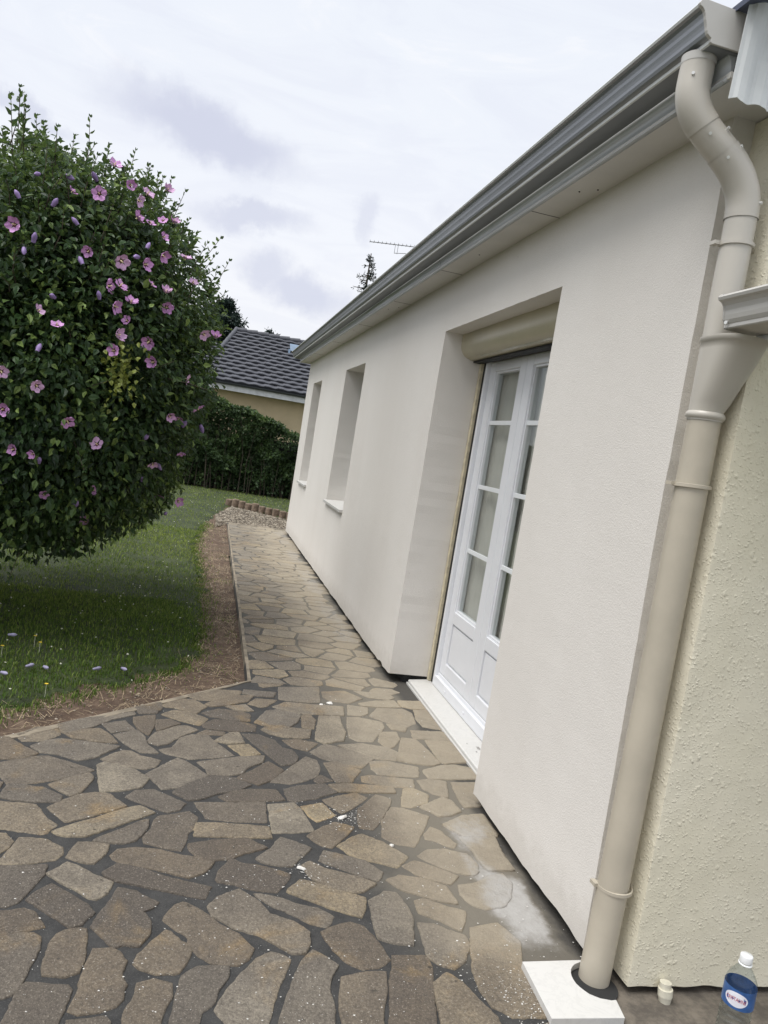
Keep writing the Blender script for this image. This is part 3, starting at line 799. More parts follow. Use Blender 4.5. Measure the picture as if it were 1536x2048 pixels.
[(-0.3,2.107),(-0.202,2.134),(-0.163,2.046),(-0.194,1.963),(-0.211,1.887),(-0.21,1.8),(-0.211,1.738),(-0.312,1.74),(-0.353,1.778),(-0.365,1.837),(-0.36,1.914),(-0.332,2.015)],
[(-0.154,2.658),(-0.005,2.678),(-0.021,2.528),(-0.02,2.442),(-0.12,2.433),(-0.132,2.496),(-0.132,2.566)]]
FLOWERS=[(-2.047,4.605,2.553),(-1.76,5.183,2.802),(-2.024,4.821,2.772),(-2.174,4.515,2.506),(-1.921,4.81,2.686),(-1.872,4.779,2.609),(-1.838,4.876,2.67),(-2.38,4.344,2.248),(-1.782,4.762,2.484),(-1.724,4.882,2.544),(-1.674,4.98,2.567),(-1.709,4.81,2.437),(-2.034,4.431,2.211),(-1.697,4.753,2.332),(-1.885,4.522,2.211),(-1.575,4.95,2.363),(-1.856,4.69,2.483),(-1.926,4.446,2.052),(-1.721,4.632,2.126),(-1.644,4.713,2.112),(-1.884,4.456,1.958),(-1.804,4.522,1.992),(-1.63,4.706,2.037),(-2.218,4.292,1.839),(-1.513,4.97,2.238),(-1.774,4.621,2.232),(-1.87,4.487,2.065),(-2.123,4.32,1.782),(-1.853,4.465,1.803),(-1.848,4.469,1.723),(-1.803,4.508,1.894),(-1.651,4.65,1.711),(-2.19,4.333,1.468),(-1.478,4.901,1.661),(-2.333,4.344,1.319),(-2.038,4.441,1.309),(-1.395,5.122,1.514),(-1.539,4.865,1.423),(-1.483,4.968,1.418),(-2.277,4.443,1.116),(-2.185,4.475,1.105),(-1.886,4.586,1.195),(-1.603,4.959,1.12),(-1.451,5.209,1.207),(-2.144,4.653,0.875),(-1.91,4.767,0.917),(-1.945,5.007,0.693),(-1.439,5.627,0.835),(-1.574,5.628,0.837),(-1.338,5.277,1.971),(-1.413,5.05,1.964),(-2.353,4.291,1.509),(-1.687,4.61,1.82)]
BUDS=[(-2.336,4.509,2.563),(-2.239,4.434,2.399),(-2.285,4.335,2.179),(-2.322,4.318,2.14),(-2.107,4.448,2.334),(-2.078,4.648,2.632),(-2.151,4.318,1.925),(-1.95,4.417,1.973),(-1.775,4.669,2.331),(-2.218,4.564,2.6),(-2.391,4.405,2.394),(-2.05,4.398,2.13),(-1.804,4.608,2.265),(-2.199,4.303,1.638),(-1.458,5.049,1.368),(-1.353,5.357,1.394),(-2.163,4.512,1.054),(-2.003,4.811,0.8),(-1.639,4.784,1.292),(-1.655,5.003,0.99),(-1.551,5.106,1.076),(-1.505,5.614,0.74)]
FALLEN=[(-2.248,4.744),(-1.962,4.255),(-2.046,4.255),(-2.134,4.104),(-1.713,4.284),(-1.573,4.334),(-1.621,3.609),(-1.645,3.598),(-1.778,3.487)]
YELLOW=[(-2.047,4.55),(-2.215,4.424),(-1.885,3.879),(-2.097,4.667)]

# ------------------------------------------------------------------ ground, path
def cut(poly, nx, ny, d):
    """keep the side where nx*x+ny*y <= d"""
    out = []
    for i in range(len(poly)):
        a, b = poly[i], poly[(i + 1) % len(poly)]
        da, db = nx * a[0] + ny * a[1] - d, nx * b[0] + ny * b[1] - d
        if da <= 0:
            out.append(a)
        if (da < 0) != (db < 0):
            t = da / (da - db)
            out.append((a[0] + t * (b[0] - a[0]), a[1] + t * (b[1] - a[1])))
    return out


def inside(pt, poly):
    x, y = pt
    c = False
    for i in range(len(poly)):
        (x1, y1), (x2, y2) = poly[i], poly[i - 1]
        if (y1 > y) != (y2 > y) and x < (x2 - x1) * (y - y1) / (y2 - y1) + x1:
            c = not c
    return c


def sheet(name, poly, z, m, kind='structure', thick=0.0):
    mb = MB()
    n = len(poly)
    mb.add([(x, y, z) for x, y in poly], [tuple(range(n))])
    if thick:
        mb.add([(x, y, z) for x, y in poly] + [(x, y, z - thick) for x, y in poly],
               [(i, i + n, (i + 1) % n + n, (i + 1) % n) for i in range(n)])
    return tag(mb.build(name, m), kind=kind)


sheet('ground', [(-300, -60), (300, -60), (300, 500), (-300, 500)], -0.075, M['turf'])

EDGE = [(-4.30, 1.13), (-1.953, 3.323), (-1.755, 3.505), (-1.46, 3.775), (-0.885, 4.315), (-0.872, 6.2), (-0.862, 8.4), (-0.835, 11.56)]


def grid_sheet(name, inside_fn, x0, x1, y0, y1, step, zfn, m):
    xs = np.arange(x0, x1 + step, step)
    ys = np.arange(y0, y1 + step, step)
    vs, idx, fs = [], {}, []
    for i in range(len(xs) - 1):
        for j in range(len(ys) - 1):
            cx, cy = xs[i] + step / 2, ys[j] + step / 2
            if not inside_fn(cx, cy):
                continue
            f = []
            for a, b in ((i, j), (i + 1, j), (i + 1, j + 1), (i, j + 1)):
                if (a, b) not in idx:
                    idx[(a, b)] = len(vs)
                    vs.append((xs[a], ys[b], zfn(xs[a], ys[b])))
                f.append(idx[(a, b)])
            fs.append(f)
    return tag(quick(name, vs, fs, m, smooth=True), kind='structure')


def nz2(x, y, s=1.0, o=0.0):
    return mnoise.noise(Vector((x * s, y * s, o)))


# path and patio bed of dark mortar, with stones set into it
PATH = EDGE + [(0.40, 11.50), (0.40, 2.2), (3.0, 2.2), (3.0, -1.5), (-4.30, -1.5)]
path_poly = [(x, y) for x, y in PATH]
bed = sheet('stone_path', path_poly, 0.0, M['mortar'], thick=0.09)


def stone_geo(poly, h, acc, val, jit=0.005, grow=0.0):
    # densify and roughen the outline, then two rings (edge and rounded shoulder) and a cap
    pts = []
    n = len(poly)
    for i in range(n):
        a, b = Vector(poly[i]), Vector(poly[(i + 1) % n])
        L = (b - a).length
        k = max(1, int(L / 0.013))
        for j in range(k):
            pts.append(a.lerp(b, j / k))
    # round the corners a little, twice
    for _ in range(0):
        pts = [(pts[i - 1] + pts[i] * 2 + pts[(i + 1) % len(pts)]) / 4 for i in range(len(pts))]
    cx = sum((q for q in pts), Vector((0, 0))) / len(pts)
    if grow:
        m = len(pts)
        g2 = []
        for i in range(m):
            tn = (pts[(i + 2) % m] - pts[i - 2]).normalized()
            g2.append(pts[i] + Vector((tn.y, -tn.x)) * grow)
        pts = g2
    o = len(acc[0])
    m = len(pts)
    jp = []
    for q in pts:
        d = (q - cx).normalized()
        jp.append(q + d * (nz2(q.x, q.y, 22, val * 9) * jit * 0.7 + nz2(q.x, q.y, 80, 3) * jit * 0.9))
    hue = random.random()
    tilt = (random.uniform(-.012, .012), random.uniform(-.012, .012))
    for ring, (ins, z) in enumerate(((0.0, -0.004), (0.001, h * 0.6), (0.004, h), (0.010, h + 0.0006))):
        for q in jp:
            d = (cx - q)
            L = d.length
            q2 = q + d / max(L, 1e-4) * min(ins, L * 0.4)
            zz = z + (0 if ring == 0 else (q2.x - cx.x) * tilt[0] + (q2.y - cx.y) * tilt[1])
            acc[0].append((q2.x, q2.y, zz))
            acc[3].append(min(1.0, val + (0.09 if ring in (1, 2) else 0.0)))
            acc[4].append(hue)
    for r in range(3):
        for i in range(m):
            acc[1].append((o + r * m + i, o + r * m + (i + 1) % m, o + (r + 1) * m + (i + 1) % m, o + (r + 1) * m + i))
            acc[2].append(True)
    acc[1].append(tuple(o + 3 * m + i for i in range(m)))
    acc[2].append(False)


def area(p):
    return 0.5 * sum(p[i - 1][0] * p[i][1] - p[i][0] * p[i - 1][1] for i in range(len(p)))


acc = ([], [], [], [], [])
allp = []
for k, s in enumerate(STONES):
    if area(s) < 0:
        s = s[::-1]
    allp.append(s)
    v = min(0.92, max(0.0, random.gauss(0.42, 0.29)))
    stone_geo(s, random.uniform(0.003, 0.007), acc, v, grow=0.0062)

cen = [(sum(a for a, _ in s) / len(s), sum(b for _, b in s) / len(s), max(math.hypot(a - s[0][0], b - s[0][1]) for a, b in s)) for s in allp]


def blocked(poly):
    cx = sum(a for a, _ in poly) / len(poly)
    cy = sum(b for _, b in poly) / len(poly)
    test = list(poly) + [(cx, cy)] + [((a + cx) / 2, (b + cy) / 2) for a, b in poly] + [((poly[i][0] + poly[i - 1][0]) / 2, (poly[i][1] + poly[i - 1][1]) / 2) for i in range(len(poly))]
    for s, (sx, sy, sr) in zip(allp, cen):
        if math.hypot(sx - cx, sy - cy) > sr + 0.5:
            continue
        if any(inside(q, s) for q in test) or any(inside(q, poly) for q in s):
            return True
    return False


def vor(seeds, gap, region, aniso=1.0, check=True, vmu=0.5, holes=None):
    """cells of a stretched Voronoi diagram clipped to region lines"""
    cnt = 0
    for i, (sx, sy) in enumerate(seeds):
        poly = [(sx - .5, sy - .5), (sx + .5, sy - .5), (sx + .5, sy + .5), (sx - .5, sy + .5)]
        for j, (tx, ty) in enumerate(seeds):
            if i == j or abs(tx - sx) > 1 or abs(ty - sy) > 1:
                continue
            dx, dy = tx - sx, (ty - sy) * aniso * aniso
            L = math.hypot(dx, dy)
            mx, my = (sx + tx) / 2, (sy + ty) / 2
            poly = cut(poly, dx / L, dy / L, (dx * mx + dy * my) / L - gap / 2)
            if len(poly) < 3:
                break
        for r in region:
            if len(poly) >= 3:
                poly = cut(poly, *r)
        if len(poly) < 3 or area(poly) < 0.004:
            continue
        if check and blocked(poly):
            mx_, my_ = sum(q[0] for q in poly) / len(poly), sum(q[1] for q in poly) / len(poly)
            for sc, ox, oy in ((.8, 0, 0), (.65, 0, .03), (.65, 0, -.03), (.55, .05, 0), (.55, -.05, 0), (.45, 0, .05), (.4, .05, .04), (.4, -.05, .04)):
                p2 = [(mx_ + ox + (a - mx_) * sc, my_ + oy + (b - my_) * sc) for a, b in poly]
                if area(p2) > .006 and not blocked(p2):
                    poly = p2
                    break
            else:
                continue
        if sum(q[0] for q in poly) / len(poly) > -0.02 and sum(q[1] for q in poly) / len(poly) > 1.62:
            continue
        stone_geo(poly, random.uniform(0.002, 0.005), acc, min(0.97, max(0.0, random.gauss(vmu, 0.2))), 0.007)
        cnt += 1
    return cnt


# the narrow path along the wall, away from the camera
seeds = []
y = 4.0
row = 0
while y < 11.9:
    dy = random.uniform(0.11, 0.19)
    x = -1.0 + random.uniform(0, .25)
    while x < 0.2:
        seeds.append((x, y + random.uniform(-.05, .05)))
        x += random.uniform(0.15, 0.33)
    y += dy
LX = lambda yy: -0.885 + (yy - 4.3) * 0.0069
# x >= edge line: -(x) + 0.0069*y <= ...
vor(seeds, 0.020, [(-1.0, 0.0069, 0.885 - 0.018 + 0.0069 * 4.3), (1.0, 0.0, 0.05), (0.0, 1.0, 11.50)], aniso=1.35, vmu=0.62)
# the patio outside the traced stones: left of the frame and behind the camera
seeds = []
y = -1.3
while y < 3.6:
    x = -4.1
    while x < 2.9:
        seeds.append((x + random.uniform(-.07, .07), y + random.uniform(-.06, .06)))
        x += random.uniform(0.24, 0.36)
    y += random.uniform(0.19, 0.27)
vor(seeds, 0.03, [(-0.683, 0.73, 0.683 * 1.953 + 0.73 * 3.323 - 0.075), (0, -1, 1.45), (1, 0, 2.95), (0, 1, 1.78 if False else 3.6)], vmu=0.42)

me = bpy.data.meshes.new('paving_stones')
me.from_pydata(acc[0], [], acc[1])
me.polygons.foreach_set('use_smooth', acc[2])
at = me.attributes.new('v', 'FLOAT', 'POINT')
at.data.foreach_set('value', acc[3])
at = me.attributes.new('w', 'FLOAT', 'POINT')
at.data.foreach_set('value', acc[4])
me.materials.append(M['stone'])
stones = bpy.data.objects.new('paving_stones', me)
COL.objects.link(stones)
stones.parent = bed

# pale concrete border strip of the path
mb = MB()
ein = []
for i, (x, y) in enumerate(EDGE):
    a = Vector(EDGE[max(0, i - 1)])
    b = Vector(EDGE[min(len(EDGE) - 1, i + 1)])
    d = (b - a).normalized()
    nrm = Vector((d.y, -d.x))
    wdt = 0.040 if i < 4 else 0.020
    ein.append((x + nrm.x * wdt, y + nrm.y * wdt))
N = []
O_, I_ = [], []
for i in range(len(EDGE) - 1):
    for k in range(14):
        t = k / 14
        jx = nz2(EDGE[i][0] + t, EDGE[i][1] + t * 5, 6) * 0.006
        O_.append((EDGE[i][0] * (1 - t) + EDGE[i + 1][0] * t + jx, EDGE[i][1] * (1 - t) + EDGE[i + 1][1] * t))
        jx = nz2(i + t * 7, 3, 3) * 0.012
        I_.append((ein[i][0] * (1 - t) + ein[i + 1][0] * t + jx, ein[i][1] * (1 - t) + ein[i + 1][1] * t - jx))
n = len(O_)
vs = [(x, y, -0.09) for x, y in O_] + [(x, y, 0.004) for x, y in O_] + [(x, y, 0.005) for x, y in I_] + [(x, y, -0.003) for x, y in I_]
fs = []
for i in range(n - 1):
    for r in range(3):
        fs.append((r * n + i, (r + 1) * n + i, (r + 1) * n + i + 1, r * n + i + 1))
mb.add(vs, fs)
mb.box(-0.83, 0.38, 11.50, 11.58, -0.09, 0.006)
mb.build('border_strip', M['concrete'], bed)

# lawn, soil bed, gravel patch
LAWN_EDGE = [(-5.2, 0.6), (-2.9, 2.7), (-2.03, 3.66), (-1.86, 3.88), (-1.66, 4.07), (-1.45, 4.27), (-1.24, 4.56), (-1.14, 4.96), (-1.12, 5.77), (-1.15, 7.56),
             (-1.25, 9.25), (-1.16, 10.94), (-0.98, 12.6), (-0.72, 14.35), (0.30, 13.25), (2.2, 12.0)]


def lawn_edge_x(yy):
    for (x1, y1), (x2, y2) in zip(LAWN_EDGE[:13], LAWN_EDGE[1:14]):
        if y1 <= yy <= y2:
            t = (yy - y1) / (y2 - y1)
            return x1 + (x2 - x1) * t
    return -9


LAWN_POLY = LAWN_EDGE + [(30, 12.0), (30, 60), (-30, 60), (-30, 0.6)]


def in_lawn(x, y, m=0.0):
    e = nz2(x, y, 5, 4) * 0.09 + nz2(x, y, 17, 1) * 0.05
    return inside((x + e - m, y - e * .4 + m), LAWN_POLY)


def lawn_z(x, y):
    if y < 15 and not in_lawn(x, y, -0.06):
        return -0.054
    return -0.022 + nz2(x, y, 1.3) * 0.012 + nz2(x, y, 7, 3) * 0.008


sheet('meadow', [(-60, 60), (60, 60), (60, 18), (-60, 18)][::-1], -0.034, M['turf'])
grid_sheet('lawn', lambda x, y: in_lawn(x, y), -9.0, 3.0, 0.6, 18.0, 0.06, lawn_z, M['turf'])


def soil_z(x, y):
    return -0.050 + nz2(x, y, 4) * 0.012 + nz2(x, y, 15, 2) * 0.010


grid_sheet('soil_bed', lambda x, y: inside((x, y), [(-5.6, 0.2), (-4.3, 1.1)] + EDGE[1:] + [(0.2, 11.55), (3, 11.5), (3, 14.6), (-1.5, 15), (-1.6, 4.9), (-2.4, 4.0), (-5.6, 1.0)]) and not inside((x, y), path_poly), -5.6, 3.0, 0.2, 15, 0.035, soil_z, M['soil'])

# grass blades
def sample_lawn(n, y0, y1, xl, power=1.0, margin=0.0):
    out = []
    while len(out) < n:
        k = 20000
        u = RNG.random(k)
        yy = y0 + (y1 - y0) * u ** power
        xx = xl + (1.0 - xl) * RNG.random(k)
        for a, b in zip(xx, yy):
            if a < -1.3 - 0.62 * b - 0.5 or (b > 3 and a > 0.8):
                continue
            if in_lawn(a, b, margin):
                out.append((a, b))
                if len(out) >= n:
                    break
    return np.array(out)


def blades(name, pts, hmin, hmax, wd, m, zoff=0.0, flat=0.35, vmul=1.0, light=None):
    n = len(pts)
    z = np.array([max(lawn_z(a, b), -0.048) for a, b in pts]) + zoff
    base = np.column_stack([pts, z])
    ang = RNG.random(n) * 2 * np.pi
    lean = np.column_stack([np.cos(ang), np.sin(ang), np.zeros(n)])
    h = hmin + (hmax - hmin) * RNG.random(n) ** 1.5
    s = np.column_stack([-np.sin(ang), np.cos(ang), np.zeros(n)])
    dist = np.hypot(pts[:, 0] + 1.3, pts[:, 1])
    wv = wd * (0.7 + 0.5 * dist / 4.5) * (0.7 + .6 * RNG.random(n))
    l1 = flat * (0.3 + RNG.random(n))
    up = np.array([0, 0, 1.0])
    a0 = base - s * wv[:, None] / 2
    b0 = base + s * wv[:, None] / 2
    mid = base + up * (h * .6)[:, None] + lean * (h * l1 * .5)[:, None]
    a1 = mid - s * wv[:, None] * .4
    b1 = mid + s * wv[:, None] * .4
    tip = base + up * (h * (1.0 - l1 * .3))[:, None] + lean * (h * l1 * 1.7)[:, None]
    t1 = tip + s * wv[:, None] * .08
    v = np.stack([a0, b0, b1, a1, t1, tip], 1).reshape(-1, 3)
    f = (np.array([(0, 1, 2, 3), (3, 2, 4, 5)])[None] + (np.arange(n) * 6)[:, None, None]).reshape(-1, 4)
    val = np.clip(RNG.normal(0.52, 0.26, n) * vmul, 0, 1)
    if light is not None:
        val = np.clip(val + light, 0, 1)
    o = quick(name, v, f, m, val=np.repeat(val, 6))
    return o


gp = np.vstack([sample_lawn(70000, 3.3, 6.2, -4.6), sample_lawn(62000, 5.5, 10.5, -7.5), sample_lawn(42000, 9.0, 18.0, -9.0)])
patch = np.array([nz2(a, b, 1.1, 9) for a, b in gp]) * 0.25 + np.clip((gp[:, 1] - 6.5) / 8, 0, .28)
keep = RNG.random(len(gp)) < 1.0 - 0.75 * np.clip(np.array([nz2(a, b, 2.2, 2) for a, b in gp]) * 3 - .6, 0, 1)
gp, patch = gp[keep], patch[keep]
tag(blades('grass', gp, 0.010, 0.036, 0.0036, M['grass'], light=patch), 'short green grass of the lawn beside the flagstone path', 'grass', kind='stuff')

# dry stalks and straw lying on the soil
def strip_pts(n):
    out = []
    while len(out) < n:
        yy = 3.0 + RNG.random() * 8.6
        xe = lawn_edge_x(yy)
        if yy < 4.3:
            xr = -1.953 + (yy - 3.323) * 1.0766
        else:
            xr = -0.885 + (yy - 4.3) * .007
        # clumps gather along the path edge and at the corner
        u = RNG.random() ** 0.8
        xx = xe - 0.10 + (xr - xe + 0.08) * u
        if nz2(xx, yy, 4.5, 7) + RNG.random() * .7 > 0.20 or RNG.random() < .15:
            out.append((xx, yy))
    return np.array(out)


sp_ = strip_pts(4800)
n = len(sp_)
ang = RNG.random(n) * np.pi
L = 0.015 + 0.06 * RNG.random(n) ** 2
d = np.column_stack([np.cos(ang), np.sin(ang), RNG.normal(0, .30, n)])
s = np.column_stack([-np.sin(ang), np.cos(ang), np.zeros(n)]) * 0.0011
b0 = np.column_stack([sp_, [soil_z(a, b) + 0.008 for a, b in sp_]])
v = np.stack([b0 - s, b0 + s, b0 + d * L[:, None] + s * .5, b0 + d * L[:, None] - s * .5], 1).reshape(-1, 3)
v[:, 2] = np.maximum(v[:, 2], -0.05)
f = (np.array([(0, 1, 2, 3)])[None] + (np.arange(n) * 4)[:, None, None]).reshape(-1, 4)
v3_ = None
tag(quick('dry_straw', v, f, M['straw']), 'dry straw and dead stalks scattered on the bare soil strip', 'dry grass', kind='stuff')
# blades thinning out over the edge of the turf
eb = []
while len(eb) < 5200:
    yy = 2.9 + 8.6 * RNG.random() ** 1.4
    if yy < 3.66:
        k_ = (yy - 2.7) / .96; xe = -2.9 + .87 * k_
    else:
        xe = lawn_edge_x(yy)
    eb.append((xe + abs(RNG.normal(0, .075)) - .07, yy - (abs(RNG.normal(0, .05)) if yy < 4.7 else 0)))
eb = np.array([q for q in eb if not inside(q, path_poly)])
tag(blades('edge_grass', eb, 0.010, 0.034, 0.0036, M['grass'], zoff=0.0, light=0.0), 'thin grass straggling over the edge of the lawn onto bare soil', 'grass', kind='stuff')
# green weeds in the soil strip
wp = strip_pts(4200)
wp = wp[[nz2(a, b, 2.1, 5) > .08 for a, b in wp]]
tag(blades('weeds', wp, 0.012, 0.035, 0.004, M['grass'], zoff=-0.02, light=0.05), 'small green weeds sprouting in the brown soil strip', 'weeds', kind='stuff')


# gravel beyond the end of the path: little angular stones
def pebbles(name, pts, rad, m, squash=0.55, zfn=None):
    n = len(pts)
    base = np.array([(1, 0, 0), (-1, 0, 0), (0, 1, 0), (0, -1, 0), (0, 0, 1), (0, 0, -1)], float)
    fc = np.array([(0, 2, 4), (2, 1, 4), (1, 3, 4), (3, 0, 4), (2, 0, 5), (1, 2, 5), (3, 1, 5), (0, 3, 5)])
    j = base[None] * (0.65 + .7 * RNG.random((n, 6, 1))) + RNG.normal(0, .16, (n, 6, 3))
    a = RNG.random(n) * 6.28
    ca, sa = np.cos(a), np.sin(a)
    x = j[..., 0] * ca[:, None] - j[..., 1] * sa[:, None]
    y = j[..., 0] * sa[:, None] + j[..., 1] * ca[:, None]
    j = np.stack([x * 1.15, y * .85, j[..., 2] * squash], -1) * rad[:, None, None]
    v = (pts[:, None, :] + j).reshape(-1, 3)
    f = (fc[None] + (np.arange(n) * 6)[:, None, None]).reshape(-1, 3)
    return quick(name, v, f, m, smooth=False)


GP = [(-1.0, 11.2), (-0.83, 11.6), (0.4, 11.6), (0.4, 13.1), (-0.7, 14.2), (-1.0, 12.5)]
pts = []
while len(pts) < 5200:
    a, b = RNG.random() * 1.5 - 1.05, 11.2 + RNG.random() * 3.0
    if inside((a, b), GP):
        pts.append((a, b, -0.035 + RNG.random() * .02))
pts = np.array(pts)
tag(pebbles('gravel', pts, 0.006 + 0.016 * RNG.random(len(pts)) ** 2, M['gravelm']), 'loose pale gravel between the path end and the log edging', 'gravel', kind='stuff')
# small stones in the soil strip
sp2 = strip_pts(1500)
pp = np.column_stack([sp2, [soil_z(a, b) + .003 for a, b in sp2]])
tag(pebbles('soil_pebbles', pp, 0.002 + 0.006 * RNG.random(len(pp)) ** 2, M['gravelm']), 'tiny pale pebbles and clods on the bare soil strip', 'pebbles', kind='stuff')

# crumbs of plaster dropped on the paving
pts = []
while len(pts) < 2600:
    a, b = -2.0 + 2.1 * RNG.random(), 1.2 + 8 * RNG.random() ** 2.2
    if not inside((a, b), path_poly) or a > 0.04:
        continue
    if nz2(a, b, 3.5, 12) + RNG.random() * .8 > .25:
        pts.append((a, b))
for (cx, cy, s_, n_) in ((-0.57, 2.76, .055, 150), (-0.775, 2.39, .05, 120), (-0.23, 1.80, .06, 260), (-.33, 1.9, .10, 120), (-0.45, 4.04, .05, 20), (-1.0, 2.32, .10, 60), (-0.95, 2.0, .10, 50)):
    pts += [(cx + RNG.normal() * s_ * (1.5 if k % 2 else .7), cy + RNG.normal() * s_) for k in range(n_)]
pts = np.array([q for q in pts if q[0] < 0.05 and not (q[0] > -0.215 and q[1] < 1.97)])
r = 0.0009 + 0.0022 * RNG.random(len(pts)) ** 3
pp = np.column_stack([pts, np.full(len(pts), 0.0065)])
tag(pebbles('plaster_crumbs', pp, r, M['plaster'], 0.4), 'white crumbs and specks of plaster scattered over the flagstones', 'plaster crumbs', kind='stuff')


def splat(x, y, r, seed, name='plaster_splash', ax=1.6, ang=0.0):
    mb = MB()
    n = 26
    ring = []
    for k in range(n):
        a = 2 * math.pi * k / n
        rr = r * (0.75 + 0.55 * nz2(math.cos(a) * 1.4 + seed, math.sin(a) * 1.4, 1.0))
        px, py = rr * ax * math.cos(a), rr * math.sin(a)
        ring.append((x + px * math.cos(ang) - py * math.sin(ang), y + px * math.sin(ang) + py * math.cos(ang)))
    vs = [(a, b, 0.003) for a, b in ring] + [(x + (a - x) * .8, y + (b - y) * .8, 0.0095) for a, b in ring] + [(x, y, 0.0105)]
    fs = [(i, (i + 1) % n, (i + 1) % n + n, i + n) for i in range(n)] + [(i + n, (i + 1) % n + n, 2 * n) for i in range(n)]
    mb.add(vs, fs, 0, True)
    return mb.build(name, M['plaster'])


for i, (x, y, r, lab, ax, an) in enumerate((
        (-0.445, 4.045, 0.017, 'largest white plaster splash on the path left of the door sill', 1.4, 0.0),
        (-0.50, 4.01, 0.010, 'small white plaster splash just left of the largest one', 1.7, 0.0),
        (-0.595, 2.77, 0.011, 'long white plaster smear at a mortar joint in mid patio', 2.6, 0.5),
        (-0.80, 2.41, 0.008, 'thin white plaster smear low in the patio centre', 2.8, -0.6),
        (-0.445, 2.575, 0.008, 'round plaster dab on a joint right of the patio centre', 1.2, 0.0))):
    tag(splat(x, y, r, i * 3.1, ax=ax, ang=an), lab, 'plaster splash')
# ------------------------------------------------------------------ the renovated house
house = tag(empty('house', (0, 1.975, 0)), 'single storey house with fresh cream render, grey gutter and roller shuttered door', 'house')
ZB, ZT = 0.042, 2.502
Y0, Y1 = 1.975, 11.22
OPEN = [(2.952, 4.538, None, 2.190), (6.97, 7.985, 0.815, 2.183), (9.725, 10.535, 0.830, 2.170)]
DEPTH = 0.27
T = 0.14


def splits(a, b, marks, step):
    out = [a]
    ms = sorted(set([a, b] + [m for m in marks if a < m < b]))
    res = []
    for p, q in zip(ms, ms[1:]):
        k = max(1, round((q - p) / step))
        res += [p + (q - p) * i / k for i in range(k)]
    return res + [b]


ys = splits(Y0, Y1, [v for o in OPEN for v in o[:2]], 0.045)
zs = splits(ZB, ZT, [0.815, 0.830, 2.19, 2.183, 2.17], 0.05)


def in_open(y, z):
    return any(a < y < b and (zb is None or z > zb) and z < zt for a, b, zb, zt in OPEN)


verts, vid, faces = [], {}, []


def edge_j(y, z, x):
    """crisp but hand-finished arrises"""
    dy = nz2(y, z, 21, x * 3) * 0.0022 + nz2(y, z, 6, 1 + x) * 0.0022
    dz = nz2(y, z, 21, 5 + x * 3) * 0.0022
    if z <= ZB + 1e-6:
        dz += nz2(y, 0, 30, 2) * 0.006 + nz2(y, 0, 4, 2) * 0.008
        if 4.53 < y < 4.95:      # the broken lower corner beside the door
            dz += 0.018 * abs(nz2(y, 3, 14, 7)) * 2
    return dy, dz


def V(x, y, z):
    k = (round(x, 4), round(y, 4), round(z, 4))
    if k not in vid:
        dy, dz = edge_j(y, z, x)
        vid[k] = len(verts)
        if y < 2.35:
            dy += (0.036 * min(1.0, max(0.0, z) / 1.3) - 0.018) * (2.35 - y) / 0.375
        verts.append((x + nz2(y, z, 1.2, 8) * 0.003 + nz2(y, z, 9, 8) * 0.0008, y + dy, z + dz))
    return vid[k]


for y1, y2 in zip(ys, ys[1:]):
    for z1, z2 in zip(zs, zs[1:]):
        if in_open((y1 + y2) / 2, (z1 + z2) / 2):
            continue
        faces.append((V(0, y1, z1), V(0, y1, z2), V(0, y2, z2), V(0, y2, z1)))
xs = [0, 0.05, 0.10, 0.14, 0.19, 0.235, DEPTH + .03]
for a, b, zb, zt in OPEN:
    zlo = zb if zb is not None else ZB
    zz = [z for z in zs if zlo - 1e-6 <= z <= zt + 1e-6]
    yy = [y for y in ys if a - 1e-6 <= y <= b + 1e-6]
    for z1, z2 in zip(zz, zz[1:]):
        for x1, x2 in zip(xs, xs[1:]):
            faces.append((V(x1, a, z1), V(x2, a, z1), V(x2, a, z2), V(x1, a, z2)))
            faces.append((V(x1, b, z1), V(x1, b, z2), V(x2, b, z2), V(x2, b, z1)))
    for y1, y2 in zip(yy, yy[1:]):
        for x1, x2 in zip(xs, xs[1:]):
            faces.append((V(x1, y1, zt), V(x2, y1, zt), V(x2, y2, zt), V(x1, y2, zt)))
            if zb is not None:
                faces.append((V(x1, y1, zb), V(x1, y2, zb), V(x2, y2, zb), V(x2, y1, zb)))
# end face towards the camera, far end face, and the underside
for z1, z2 in zip(zs, zs[1:]):
    for x1, x2 in zip(xs[:4], xs[1:4]):
        faces.append((V(x1, Y0, z1), V(x1, Y0, z2), V(x2, Y0, z2), V(x2, Y0, z1)))
        faces.append((V(x1, Y1, z1), V(x2, Y1, z1), V(x2, Y1, z2), V(x1, Y1, z2)))
for y1, y2 in zip(ys, ys[1:]):
    if 2.952 < (y1 + y2) / 2 < 4.538:
        continue
    faces.append((V(0, y1, ZB), V(0, y2, ZB), V(0.10, y2, ZB), V(0.10, y1, ZB)))
wall = quick('wall', verts, faces, M['wall'], house, smooth=False)
wall['label'] = 'insulated wall with fine cream render'

# old masonry behind the insulation, plinth and closing walls
mb = MB()
mb.box(0.102, 0.16, 1.99, 2.93, -0.09, 0.06)
mb.box(0.102, 0.16, 4.56, 11.20, -0.09, 0.06)
mb.build('plinth', M['dark'], house)
mb = MB()
mb.box(0.16, 6.0, 11.10, 11.18, -0.09, 2.5)
mb.box(5.92, 6.0, 1.99, 11.10, -0.09, 2.5)
mb.build('masonry_wall', M['beige'], house)

# rough-cast gable wall facing the camera
mb = MB()
gx0, gx1, gy0, gy1, gz0, gz1 = 0.070, 3.4, 1.818, 2.02, 0.024, 2.494
nx, nzz = 110, 84
X = [gx0 + (gx1 - gx0) * (i / nx) ** 1.3 for i in range(nx + 1)]
Z = [gz0 + (gz1 - gz0) * i / nzz for i in range(nzz + 1)]
gid = {}
gv = []


